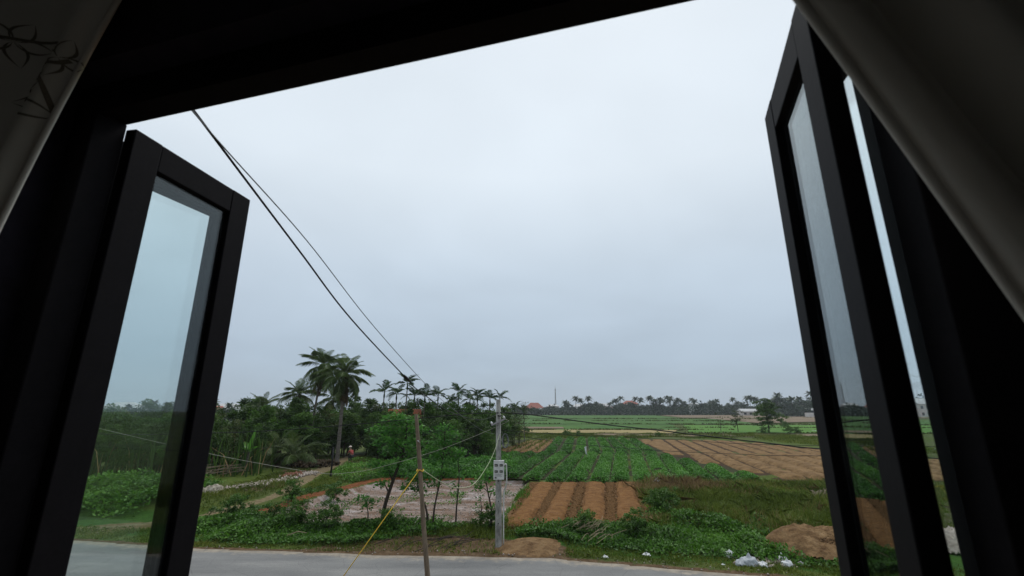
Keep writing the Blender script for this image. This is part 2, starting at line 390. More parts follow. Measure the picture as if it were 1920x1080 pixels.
def ground_z(x, y):
    x = np.asarray(x, float); y = np.asarray(y, float)
    z = .10 * (vnoise(x, y, 3.1) - .5) + .05 * (vnoise(x + 9, y, 1.1) - .5)
    z = z * smooth(0, .8, y - road_y(x)) + .02
    near = (x > -65) & (x < 6) & (y > 20) & (y < 70)
    if np.any(near):
        b = np.zeros(x.shape); p = np.zeros(x.shape)
        b[near] = smooth(-.5, 2.2, sd_poly(x[near], y[near], BANK)); p[near] = smooth(-.25, .45, sd_poly(x[near], y[near], PLOT))
        z = z + .5 * b; z = z * (1 - .6 * p) - .42 * p
    z = z + 1.3 * smooth(150, 460, y)
    inroad = (y < road_y(x) - .1) & (y > road_y(x) - ROAD_W + .1)
    z = np.where(inroad, -.07, z)
    z = np.where(y < road_y(x) - ROAD_W, -.02, z)
    return z
def gz(x, y): return float(ground_z(np.array([x]), np.array([y]))[0])

def axis(fine0, fine1, step, lo, hi, grow=1.16):
    a = list(np.arange(fine0, fine1, step)); s = step; v = fine0
    L = []
    while v > lo: s *= grow; v -= s; L.append(v)
    s = step; v = a[-1]; R = []
    while v < hi: s *= grow; v += s; R.append(v)
    return np.array(L[::-1] + a + R)
gx = axis(-22, 26, .3, -2400, 2400); gy = axis(15, 44, .3, -300, 2400)
GX, GY = np.meshgrid(gx, gy); fx, fy = GX.ravel(), GY.ravel()
GZ = ground_z(fx, fy)
nx, ny = len(gx), len(gy)
idx = np.arange(nx * ny).reshape(ny, nx)
GF = np.stack([idx[:-1, :-1].ravel(), idx[:-1, 1:].ravel(), idx[1:, 1:].ravel(), idx[1:, :-1].ravel()], 1)
gme = np_mesh('ground', np.stack([fx, fy, GZ], 1), GF, M['ground'], smooth=True)
dp = sd_poly(fx, fy, PLOT); dl = d_line(fx, fy, PATH); dd = fy - road_y(fx)
att = {
    'pink': smooth(-.3, .3, dp),
    'bank': smooth(-1.3, -.4, dp) * (1 - smooth(-.2, .1, dp)) * (fx < 0) * smooth(25.2, 27, fy) * .95,
    'path': (1 - smooth(.12 + .3 * smooth(33, 38, fy), .55 + .5 * smooth(33, 38, fy), dl)) * (.74 + .26 * smooth(30, 36, fy)),
    'dirt': np.maximum.reduce([.9 * (1 - smooth(.05, .38, np.abs(dd - .08))), 1 - smooth(.7, 1.9, d_line(fx, fy, DIRTLINE)), .9 * (fy < road_y(fx) - ROAD_W) * (fy > -20), .8 * (1 - smooth(.4, 2.2, d_line(fx, fy, [(-17.5, 29.5), (-16.3, 33), (-17.5, 40)])))]),
    'lush': np.maximum(smooth(.5, 1.4, dd) * (1 - smooth(4, 6, dd)) * .9, smooth(36, 37, fy) * (1 - smooth(48, 56, fy)) * (fx > -11) * (fx < 0)),
    'dry': np.maximum.reduce([1 - smooth(.8, 2.6, np.hypot((fx - 11.3) / 1.6, fy - 33.2)), 1 - smooth(.5, 1.7, np.hypot((fx + 18) / 1.6, fy - 23.0)), .8 * (1 - smooth(.4, 1.6, np.hypot(fx - 6.9, (fy - 24.6) / 1.2)))]),
}
for k, v in att.items():
    a = gme.attributes.new(k, 'FLOAT', 'POINT'); a.data.foreach_set('value', v.astype(np.float32))
tag(mobj('ground', gme), kind='structure')

# road: a slightly cambered sheet with ragged edges
xs = np.concatenate([np.linspace(-160, -30, 60), np.linspace(-29.5, 30, 240), np.linspace(31, 160, 60)])
ye = road_y(xs) + .16 * (vnoise(xs, xs * 0, 1.3) - .5) + .10 * (vnoise(xs, xs * 0 + 5, .4) - .5)
yn = road_y(xs) - ROAD_W + .1 * (vnoise(xs, xs * 0 + 3, .8) - .5)
ts = np.array([0, .04, .1, .25, .5, .75, .9, .96, 1]); V = []; edge = []
for x, a, b in zip(xs, ye, yn):
    for q in ts:
        V.append((x, a + (b - a) * q, .012 + .05 * (1 - (2 * q - 1) ** 2))); edge.append(abs(2 * q - 1) ** 3)
k = len(ts); idx = np.arange(len(V)).reshape(-1, k)
RF = np.stack([idx[:-1, :-1].ravel(), idx[:-1, 1:].ravel(), idx[1:, 1:].ravel(), idx[1:, :-1].ravel()], 1)[:, ::-1]
rme = np_mesh('road', V, RF, M['road'], smooth=True)
a = rme.attributes.new('edge', 'FLOAT', 'POINT'); a.data.foreach_set('value', np.array(edge, np.float32))
tag(mobj('road', rme), kind='structure')

FIELD_BANKS = []
# far fields: sheets just above the plain
def field(name, poly, mat, z=.06, n=40):
    """quad patch (near-left, near-right, far-right, far-left) following the ground"""
    (ax, ay), (bx, by), (cx, cy_), (dx_, dy_) = poly
    u, v = np.meshgrid(np.linspace(0, 1, n), np.linspace(0, 1, n)); u, v = u.ravel(), v.ravel()
    X = (ax * (1 - u) + bx * u) * (1 - v) + (dx_ * (1 - u) + cx * u) * v
    Y = (ay * (1 - u) + by * u) * (1 - v) + (dy_ * (1 - u) + cy_ * u) * v
    e = np.minimum.reduce([u, 1 - u, v, 1 - v]) == 0
    Y = Y + e * (vnoise(X, Y, 6) - .5) * .02 * Y
    Z = ground_z(X, Y) * 0 + 1.3 * smooth(150, 460, Y) + z + .05 * (vnoise(X, Y, 2.3) - .5)
    i = np.arange(n * n).reshape(n, n)
    F = np.stack([i[:-1, :-1].ravel(), i[:-1, 1:].ravel(), i[1:, 1:].ravel(), i[1:, :-1].ravel()], 1)
    return tag(mobj(name, np_mesh(name, np.stack([X, Y, Z], 1), F, mat, smooth=True)), kind='structure')
field('stubble_field', [(0, 112), (37, 111), (45, 129), (2, 131)], M['stubble'], .18)
field('green_field', [(3, 131), (46, 129), (60, 178), (2, 182)], M['paddy_dark'], .16)
field('rice_field', [(42, 113), (140, 108), (190, 168), (62, 172)], M['paddy'], .19)
field('green_field', [(4, 185), (90, 178), (130, 262), (2, 270)], M['paddy_dark'], .22)
field('green_field', [(130, 174), (250, 168), (330, 240), (150, 240)], M['paddy_dark'], .22)
field('fallow_field', [(100, 190), (210, 262), (330, 330), (120, 300)], M['fallow'], .3)
field('fallow_field', [(110, 305), (420, 300), (520, 420), (130, 420)], M['fallow'], .25)
field('rice_field', [(-4, 280), (100, 275), (120, 400), (-10, 400)], M['paddy_dark'], .25)
field('fallow_field', [(18, 100), (60, 96), (75, 107), (18, 110)], M['fallow'], .14)
for (xa, ya, xb, yb, w, h) in ((2, 130, 60, 129, 1.6, .7), (40, 112, 190, 106, 2.2, .6), (3, 183, 150, 176, 2.5, 1.0), (2, 272, 140, 262, 3, 1.4), (60, 173, 260, 166, 2.4, 1.0), (120, 300, 420, 296, 3, 1.5), (4, 232, 110, 224, 2.5, 1.1), (46, 146, 180, 140, 1.8, .6)):
    n_ = 1400; t_ = RNG.random(n_); x_ = xa + (xb - xa) * t_; y_ = ya + (yb - ya) * t_ + RNG.normal(0, w * .4, n_)
    k_ = vnoise(x_, y_, 7) > .35; x_, y_ = x_[k_], y_[k_]
    FIELD_BANKS.append((np.stack([x_, y_, ground_z(x_, y_) + .15], 1), h))
field('fallow_field', [(2, 136), (15, 136), (16, 150), (2, 152)], M['fallow'], .3)

# ------------------------------------------------------------------ leaf scatter
def leaves(P, size, tint, up=.5, aspect=.5, rng=RNG, droop=0.0, face=.6):
    """folded rhombus leaves (two triangles' worth each) at points P"""
    n = len(P); az = rng.uniform(0, 2 * np.pi, n); el = rng.normal(up, .45, n)
    d = np.stack([np.cos(az) * np.cos(el), np.sin(az) * np.cos(el), np.sin(el)], 1)
    r = rng.normal(0, 1, (n, 3)); r[:, 2] += face * 1.7; s = np.cross(d, r); s /= np.linalg.norm(s, axis=1, keepdims=True) + 1e-9
    L = (size * rng.uniform(.6, 1.35, n))[:, None]
    tip = P + d * L; tip[:, 2] -= droop * L[:, 0]
    mid = P + d * L * .5
    V = np.stack([P, mid + s * L * aspect * .5, tip, mid - s * L * aspect * .5], 1).reshape(-1, 3)
    F = np.arange(4 * n).reshape(n, 4)
    return V, F, np.repeat(tint, 4)
def blades(P, h, w, tint, lean=.35, rng=RNG):
    n = len(P); az = rng.uniform(0, 2 * np.pi, n); ln = np.abs(rng.normal(0, lean, n)); hh = h * rng.uniform(.5, 1.3, n)
    a2 = rng.uniform(0, np.pi, n); s = np.stack([np.cos(a2), np.sin(a2), 0 * a2], 1) * (w * .5)
    d = np.stack([np.cos(az) * ln, np.sin(az) * ln, np.ones(n)], 1)
    m = P + d * (hh * .55)[:, None]; t = P + d * hh[:, None]; t[:, :2] += d[:, :2] * hh[:, None] * .6; t[:, 2] -= ln * hh * .3
    V = np.stack([P - s, P + s, m + s * .7, t, m - s * .7], 1).reshape(-1, 3)
    return V, np.arange(5 * n).reshape(n, 5), np.repeat(tint, 5)
def scatter_pts(bbox, dens, mask):
    x0, x1, y0, y1 = bbox; n = int((x1 - x0) * (y1 - y0) * dens)
    x = RNG.uniform(x0, x1, n); y = RNG.uniform(y0, y1, n); k = mask(x, y) > RNG.random(n)
    return x[k], y[k]
def merge(parts):
    V, F, T = [], [], []; b = 0
    for v, f, t in parts: V.append(v); F.append(f + b); T.append(t); b += len(v)
    return np.concatenate(V), np.concatenate(F), np.concatenate(T)
def stuff(name, V, F, T, mat, label, cat, parent=None):
    o = mobj(name, np_mesh(name, V, F, mat, T), parent); o['kind'] = 'stuff'
    if parent is None: tag(o, label, cat)
    return o

# lush weeds along the verge: leaves heaped over an uneven surface
def weed_height(x, y):
    return .04 + .62 * np.clip(vnoise(x + 3, y, 1.25) - .22, 0, 1) ** 1.2 + .14 * vnoise(x, y, .45)
def weeds(name, bbox, dens, mask, hscale, size, mat, label, cat='weeds'):
    x, y = scatter_pts(bbox, dens, mask); z0 = ground_z(x, y); H = weed_height(x, y) * hscale
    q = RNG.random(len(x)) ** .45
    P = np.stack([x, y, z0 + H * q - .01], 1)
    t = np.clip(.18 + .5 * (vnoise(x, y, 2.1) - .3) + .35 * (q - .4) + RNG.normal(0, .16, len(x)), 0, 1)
    V, F, T = leaves(P, size, t, .3, .62, face=1.2)
    return stuff(name, V, F, T, mat, label, cat)
dist_road = lambda x, y: y - road_y(x)
weeds('verge_weeds', (-15, -3.2, 19.4, 26.8), 620,
      lambda x, y: smooth(.35, 1.3, dist_road(x, y) - .3 * vnoise(x, y, .8) - 1.1 * smooth(-6.6, -4.6, x)) * (1 - smooth(-.9, -.3, sd_poly(x, y, PLOT))) * (1 - smooth(24.3, 25.6, y - .12 * (x + 14))) * (1 - .9 * smooth(-5.6, -4.2, x) * (y < 21.6)),
      .95, .13, M['weed'], 'lush green weeds along the verge in front of the soil plot')
weeds('plot_edge_weeds', (-9, .3, 21.6, 23.6), 500,
      lambda x, y: np.clip(1 - np.abs(y - (22.5 - .03 * x + .3 * np.sin(x))) / .55, 0, 1) * (vnoise(x, y, 1.0) > .42), .75, .12, M['weed'], 'low dark weeds at the front edge of the soil plot')
weeds('verge_weeds', (.2, 12, 17.4, 25), 620,
      lambda x, y: smooth(1.2, 2.5, dist_road(x, y) + .8 * (vnoise(x, y, 1.4) - .5)) * (1 - smooth(22.4 + .0 * x, 23.6, y + (x > 5.5) * -1.6)) * smooth(1.25, 1.6, np.hypot(x - .75, (y - 20.0))) * (1 - (np.hypot((x - 11.9) / 2.3, (y - 19.6) / 1.9) < .95)),
      1.0, .13, M['weed'], 'lush green weeds between the road and the raised soil beds')
weeds('bush_weeds', (-38, -17.2, 24.5, 33), 260,
      lambda x, y: smooth(24.6, 26, y) * (1 - smooth(31, 33, y)) * (1 - smooth(-19.8, -18.6, x)), 2.0, .2, M['weed'], 'tall green bank of weeds seen through the open pane')
weeds('plot_back_weeds', (-12, .5, 38.6, 52), 200,
      lambda x, y: smooth(38.4, 39.2, y) * (1 - smooth(50, 52, y)) * smooth(-11, -9.4, x), 1.5, .2, M['crop'], 'leafy green growth behind the soil plot')
weeds('plot_weeds', (-12, .5, 24, 38), 60, lambda x, y: (sd_poly(x, y, PLOT) > .3) * (vnoise(x + 50, y, 1.6) > .72) * 1.0, .45, .11, M['weed'], 'tufts of weeds scattered over the pale soil plot')
weeds('bank_top_weeds', (-16, -8.5, 36, 47), 130, lambda x, y: (sd_poly(x, y, PLOT) < -.8) * (d_line(x, y, PATH) > 1.3) * (vnoise(x + 20, y, 2.0) > .35) * 1.0, .9, .15, M['weed'], 'ragged weeds on the bank between the path and the grove')
weeds('bank_weeds', (-16, -9, 24.8, 41), 160,
      lambda x, y: smooth(-1.9, -1.2, sd_poly(x, y, PLOT)) * (1 - smooth(-.75, -.45, sd_poly(x, y, PLOT))) * .9 * (vnoise(x, y, 1.7) > .38), .8, .13, M['weed'], 'green weeds hanging over the cut earth bank')

# grasses
def grass(name, bbox, dens, mask, h, w, mat, label, lean=.35, cat='grass'):
    x, y = scatter_pts(bbox, dens, mask)
    P = np.stack([x, y, ground_z(x, y) - .01], 1)
    t = np.clip(.2 + .7 * vnoise(x, y, 1.8) - .1 + RNG.normal(0, .17, len(x)), 0, 1)
    hh = h * (.45 + .9 * vnoise(x + 7, y, 1.6))
    V, F, T = blades(P, hh, w, t, lean)
    return stuff(name, V, F, T, mat, label, cat)
olive = lambda x, y: smooth(22.2, 23.4, y - .6 * (vnoise(x, y, 1.2) - .5) + 2.2 * smooth(9, 12, x)) * (1 - smooth(35.4, 36.4, y)) * smooth(6.2, 7.4, x - .22 * (y - 24)) * (1 - (np.hypot((x - 11.9) / 2.4, (y - 19.6) / 2.0) < 1))
grass('rough_grass', (5, 30, 20.5, 37), 150, lambda x, y: olive(x, y) * (.35 + .65 * (vnoise(x, y, 1.5) > .3)), .55, .035, M['grass'], 'rough olive grass on the waste ground beside the soil beds', .5)
grass('dry_grass', (6, 26, 22, 36.5), 34, lambda x, y: olive(x, y) * (vnoise(x + 60, y, 2.4) > .45), .5, .03, M['dry'], 'thin dry stems scattered through the rough grass', .55)
grass('dry_grass', (7, 17, 28.5, 36.6), 170, lambda x, y: (1 - smooth(.7, 2.7, np.hypot((x - 11.3) / 1.7, y - 33.6))) * .9, .75, .035, M['dry'], 'dry straw-coloured grass at the foot of the crop rows', .45)
grass('dry_grass', (5.6, 8.6, 23, 26.5), 150, lambda x, y: 1 - smooth(.4, 1.3, np.hypot(x - 7, (y - 24.6) / 1.2)), .5, .035, M['dry'], 'small brown patch of dead grass by the end of the soil beds', .6)
grass('bright_grass', (12, 27, 25, 37), 170, lambda x, y: 1 - smooth(.5, 1.6, np.abs((x - 16.3) * .62 + (y - 33.2) * .78)), .4, .04, M['lime'], 'bright green strip of grass beside the waste ground', .4)
grass('verge_grass', (-24, 16, 15, 24), 420, lambda x, y: smooth(.02, .25, dist_road(x, y) - .25 * vnoise(x, y, .6)) * (1 - smooth(1.4 + .9 * (x > 1.5), 2.4 + .9 * (x > 1.5), dist_road(x, y))) * (.25 + .75 * (vnoise(x, y, .9) > .38)) * (1 - .75 * np.exp(-((x + 3) / 3.2) ** 4)) * (np.hypot(x - .75, y - 19.9) > 1.4), .13, .03, M['grass'], 'short worn grass along the road edge', .6)
grass('path_grass', (-20, -12.5, 24, 40), 260, lambda x, y: (sd_poly(x, y, BANK) > -.3) * (d_line(x, y, PATH) > .45 + .5 * smooth(33, 38, y)) * (1 - smooth(-17.5, -18.5, -x * -1)) * .8, .2, .03, M['grass'], 'short grass either side of the earth path', .5)
grass('plot_front_grass', (-6, .6, 20.6, 24.0), 230, lambda x, y: (sd_poly(x, y, PLOT) < -.1) * smooth(20.9, 21.6, y + .5 * (vnoise(x, y, 1.1) - .5)) * (.3 + .7 * (vnoise(x, y, .8) > .35)), .26, .035, M['grass'], 'ragged grass between the bare verge and the soil plot', .5)
grass('furrow_weeds', (-1.2, 1.2, 23.5, 34), 90, lambda x, y: (1 - smooth(.25, .9, np.abs(x - (-.3 + .14 * (y - 24))))) * (vnoise(x, y, 1.3) > .4), .3, .04, M['lime'], 'thin weeds between the soil plot and the first bed')
grass('field_margin', (18, 60, 60, 100), 22, lambda x, y: (vnoise(x, y, 4) > .45) * smooth(44, 50, x + .0 * y) * 1.0, .5, .09, M['grass'], 'rough yellowish grass beyond the ploughed plot')
grass('field_margin', (-2, 62, 92, 111), 26, lambda x, y: (vnoise(x, y * 2.5, 5) > .4) * 1.0, .35, .11, M['grass'], 'overgrown strip of grass behind the crop rows')

V, F, T = merge([blades(P, h * .6, .25, RNG.random(len(P)), .5) for P, h in FIELD_BANKS])
stuff('bank_grass', V, F, T, M['tree_olive'], 'dark rough grass along the banks between the far fields', 'grass')

# ------------------------------------------------------------------ cultivated rows
def ridge_mesh(name, xa, ya, xb, yb, w, h, mat, rough=.05, step=.45, prof=7, flat=.55, edge_noise=.12):
    L = math.hypot(xb - xa, yb - ya); n = max(4, int(L / step)); dx_, dy_ = (xb - xa) / L, (yb - ya) / L; cx, cy_ = dy_, -dx_
    tt = np.linspace(0, 1, n); pr = np.linspace(-1, 1, prof)
    T, Pp = np.meshgrid(tt, pr, indexing='ij'); T, Pp = T.ravel(), Pp.ravel()
    X0 = xa + (xb - xa) * T; Y0 = ya + (yb - ya) * T
    ww = w * .5 * (1 + edge_noise * (vnoise(X0 * 1.0 + Pp * 9, Y0, 1.1) - .5) * 2)
    X = X0 + cx * Pp * ww; Y = Y0 + cy_ * Pp * ww
    hp = 1 - np.clip((np.abs(Pp) - flat) / (1 - flat), 0, 1) ** 1.5
    endf = np.clip(np.minimum(T, 1 - T) * L / .5, 0, 1)
    Z = ground_z(X, Y) * .5 + hp * h * endf * (1 + .25 * (vnoise(X, Y, 1.7) - .5)) + rough * (vnoise(X, Y, .4) - .5) * hp - .05 * (hp < .02)
    i = np.arange(n * prof).reshape(n, prof)
    F = np.stack([i[:-1, :-1].ravel(), i[:-1, 1:].ravel(), i[1:, 1:].ravel(), i[1:, :-1].ravel()], 1)
    return np_mesh(name, np.stack([X, Y, Z], 1), F, mat, smooth=True)

# leafy crop rows: one field, each ridge with its foliage
def sheet(name, poly, mat, z):
    return field(name, poly, mat, z, 30)
crop = sheet('crop_field', [(-7.5, 39.2), (20.0, 36.6), (22.8, 91), (1.2, 91)], M['under'], .035)
NR = 17
CROP_R = [(-30, 30), (20.0, 30), (19.8, 37.7), (18.2, 58), (22.9, 91), (-30, 91)]     # the rows stop at the ploughed plot
for blk in (0, 1):
    for i in range(NR + (2 if blk == 0 else 0)):
        f = (i + .5) / NR
        xf = -7.6 + 28.0 * f; y0 = 39.2 - 2.7 * smooth(.2, .42, f)
        kn = .195 + .07 * f; kf = .13 + .055 * f
        if blk == 0: ya, yb, k, xa_ = y0 + random.uniform(-.4, .4), 58.5, kn, xf
        else: ya, yb, k, xa_ = 59.6, 91 + random.uniform(-.5, .5), kf, xf + kn * (59.6 - y0) + .3
        if blk == 1 and xa_ < 4.1: continue
        ysl = np.linspace(ya, yb, 120); ins = sd_poly(xa_ + k * (ysl - ya), ysl, CROP_R) > .55
        if ins.sum() < 6: continue
        y_in = ysl[ins]; xa2, ya2, yb2 = xa_ + k * (y_in[0] - ya), y_in[0], y_in[-1]
        xa_, ya, yb = xa2, ya2, yb2; xb_ = xa_ + k * (yb - ya)
        w = 1.46 if blk == 0 else 1.40
        r = mobj('ridge', ridge_mesh('ridge', xa_, ya, xb_, yb, w, .32, M['under']), crop)
        L = math.hypot(xb_ - xa_, yb - ya); n = int(L * w * (330 if blk == 0 else 170))
        tt = RNG.uniform(-.006, 1.006, n); pp = RNG.uniform(-.92, .92, n)
        x = xa_ + (xb_ - xa_) * tt + pp * w * .5; y = ya + (yb - ya) * tt
        H = (.06 + .15 * vnoise(x, y, .7)) * (1 - .5 * np.abs(pp) ** 2)
        hole = (vnoise(x + 31, y, 1.5) > (.10 if blk == 0 else .17))
        P = np.stack([x, y, .34 * (1 - np.abs(pp) ** 2.6) * np.clip(np.minimum(tt + .008, 1.008 - tt) * L / .5, 0, 1) + H * RNG.random(n) ** .5], 1)[hole]
        t = np.clip(.42 + .5 * (vnoise(x, y, 3.3) - .5) + .3 * (vnoise(x, y, 11) - .5) + RNG.normal(0, .17, n), 0, 1)[hole]
        V, F, T = leaves(P, .13 if blk == 0 else .18, t, .2, .75, face=1.6)
        o = mobj('foliage', np_mesh('foliage', V, F, M['crop'], T), r); o['kind'] = 'stuff'

# bare raised beds in the foreground
beds = sheet('bed_plot', [(-.6, 23.2), (6.6, 22.6), (9.3, 36.2), (1.4, 36.6)], M['clod'], .05)
for (a0, a1, b0, b1) in ((-.45, .78, 1.95, 3.15), (1.15, 2.2, 3.65, 4.85), (2.95, 4.2, 5.5, 6.85), (4.8, 6.2, 7.65, 8.95)):
    mobj('raised_bed', ridge_mesh('raised_bed', (a0 + a1) / 2, 22.75, (b0 + b1) / 2, 36.2, ((a1 - a0) + (b1 - b0)) / 2 + .10, .19, M['soil'], .05, .16, 19, .55, .16), beds)
# clods in the furrows
def clods(name, pts, size, mat, parent=None):
    V = []; F = []
    base = np.array([(1, 0, 0), (0, 1, 0), (-1, 0, 0), (0, -1, 0), (0, 0, 1), (0, 0, -.6)])
    tri = np.array([(0, 1, 4), (1, 2, 4), (2, 3, 4), (3, 0, 4), (1, 0, 5), (2, 1, 5), (3, 2, 5), (0, 3, 5)])
    n = len(pts); s = size * RNG.uniform(.4, 1.4, n)
    B = base[None] * RNG.uniform(.6, 1.3, (n, 6, 1)) * s[:, None, None]
    an = RNG.uniform(0, 6.28, n); c, s_ = np.cos(an), np.sin(an)
    X = B[:, :, 0] * c[:, None] - B[:, :, 1] * s_[:, None]; Y = B[:, :, 0] * s_[:, None] + B[:, :, 1] * c[:, None]
    V = np.stack([X, Y, B[:, :, 2]], 2) + np.asarray(pts)[:, None, :]
    F = (tri[None] + (np.arange(n) * 6)[:, None, None]).reshape(-1, 3)
    o = mobj(name, np_mesh(name, V.reshape(-1, 3), F, mat), parent); o['kind'] = 'stuff'; return o
n = 9000; tt = RNG.random(n) ** 1.2; fr = RNG.choice([(-.05), .235, .405, .59], n) + RNG.normal(0, .035, n)
fr = RNG.choice([.0, 1.0, 2.58, 4.5, 6.4], n); bk = np.select([fr == 0., fr == 1., fr == 2.58, fr == 4.5], [1.7, 3.4, 5.2, 7.25], 9.1)
cx_ = fr + (bk - fr) * tt + RNG.normal(0, .16, n); cy_2 = 22.9 + 13.2 * tt
clods('soil_clods', np.stack([cx_, cy_2, .05 + .03 * RNG.random(n)], 1), .075, M['clod'], beds)

# the pale ploughed plot further right
PP = [(20.6, 37.2), (45, 36.6), (45.5, 60), (38.5, 85.5), (23.4, 89.5), (18.9, 58)]
px0 = np.arange(8.6, 46, 2.2)
pl = bpy.data.objects.new('ploughed_plot', np_mesh('ploughed_plot', [(x, y, .045) for x, y in PP], np.array([[0, 1, 2, 3, 4, 5]]), M['furrow'])); link(pl); tag(pl, kind='structure')
for c in px0:
    ys = np.linspace(37, 88, 200); xx = c + .225 * (ys - 37); ins = sd_poly(xx, ys, PP) > .35
    if ins.sum() < 8: continue
    ya, yb = ys[ins][0], ys[ins][-1]
    for q0, q1, hh in ((ya, min(yb, 57.2), .30), (max(ya, 58.0), yb, .15)):      # rougher, higher ridges in the near half
        if q1 - q0 < 2: continue
        mobj('furrow_ridge', ridge_mesh('furrow_ridge', c + .225 * (q0 - 37), q0, c + .225 * (q1 - 37), q1, 1.92, hh, M['tan_soil'], .10, .35, 11, .45, .14), pl)
mobj('furrow_ridge', ridge_mesh('furrow_ridge', 19.75, 58.4, 23.7, 86, 1.5, .15, M['tan_soil'], .10, .35, 11, .45, .14), pl)
mobj('furrow_ridge', ridge_mesh('furrow_ridge', 20.6, 63, 24.6, 84, 1.2, .15, M['tan_soil'], .10, .35, 11, .45, .14), pl)
# small yellowing bed left of the crop
yb_ = sheet('small_plot', [(-2.4, 61.5), (3.9, 61), (7.4, 84), (3.0, 85)], M['furrow'], .07)
for i in range(4):
    f = (i + .5) / 4
    r = mobj('raised_bed', ridge_mesh('raised_bed', -2.4 + 6.2 * f, 61.6, 3.2 + 4.0 * f, 84, 1.25, .3, M['tan_soil']), yb_)
    n = 260; tt = RNG.random(n); x = -2.4 + 6.2 * f + (5.6 - 2.2 * f) * tt + RNG.normal(0, .2, n); y = 61.6 + 22.4 * tt
    V, F, T = blades(np.stack([x, y, .22 + 0 * x], 1), .35, .08, RNG.random(n), .5)
    o = mobj('foliage', np_mesh('foliage', V, F, M['grass'], T), r); o['kind'] = 'stuff'

# ------------------------------------------------------------------ trees
def tree_meshes(seed, h, rx, rz, leaf, nclump, per, mat, trunk_r=.13, low=.25, limbs=6, flat=.75):
    rng = np.random.default_rng(seed); rnd = random.Random(seed)
    mb = MB(); cz = h - rz * .95
    top = Vector((rnd.uniform(-.3, .3), rnd.uniform(-.3, .3), cz + rz * .3))
    pts = catmull([(0, 0, -.2), (rnd.uniform(-.12, .12), rnd.uniform(-.12, .12), cz * .45), (top.x * .7, top.y * .7, cz * .8), top], 4)
    mb.tube(pts, [trunk_r * (1 - .75 * i / (len(pts) - 1)) for i in range(len(pts))], 7)
    cl = []
    for i in range(nclump):
        u = rng.normal(0, 1, 3); u /= np.linalg.norm(u); r = rng.random() ** .38
        wob = 1 + .32 * math.sin(3.1 * u[0] + seed) * math.cos(2.7 * u[1] + 2 * seed) + .2 * math.sin(5 * u[2] + seed)
        cl.append((u[0] * rx * r * wob, u[1] * rx * r * wob, cz + u[2] * rz * r * (1 + .25 * math.sin(4 * u[0] + seed)) - (low if u[2] < -.5 else 0)))
    for i in range(limbs):
        e = Vector(cl[i * max(1, nclump // limbs) % nclump]); z0 = cz * rnd.uniform(.4, .95); s = Vector((top.x * z0 / cz * .7, top.y * z0 / cz * .7, z0))
        m = (s + e) / 2 + Vector((0, 0, -.15 * h * .2)); pp = catmull([s, m, e], 3)
        mb.tube(pp, [trunk_r * .42 * (1 - .85 * j / (len(pp) - 1)) for j in range(len(pp))], 5, False)
    tr = bpy.data.meshes.new('trunk'); tr.from_pydata(mb.v, [], mb.f); tr.materials.append(M['bark'])
    C = np.array(cl); ci = rng.integers(0, nclump, nclump * per); cr = rng.uniform(.16, .34, nclump) * rx
    off = rng.normal(0, 1, (len(ci), 3)); off /= np.linalg.norm(off, axis=1, keepdims=True); off *= (rng.random((len(ci), 1)) ** .5)
    off[:, 2] *= flat
    P = C[ci] + off * cr[ci][:, None]
    P[:, 2] = np.maximum(P[:, 2], .15)
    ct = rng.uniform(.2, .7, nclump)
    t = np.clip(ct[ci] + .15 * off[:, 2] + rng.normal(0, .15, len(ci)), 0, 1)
    V, F, T = leaves(P, leaf, t, .15, .6, rng)
    return tr, np_mesh('crown', V, F, mat, T)
def plant_tree(name, meshes, x, y, s, label, cat='tree', group=None, sz=None, rz=None):
    e = empty(name, (x, y, gz(x, y)), random.uniform(0, 6.28) if rz is None else rz, label, cat, group)
    e.scale = (s, s, s if sz is None else sz)
    mobj('trunk', meshes[0], e); mobj('crown', meshes[1], e); return e

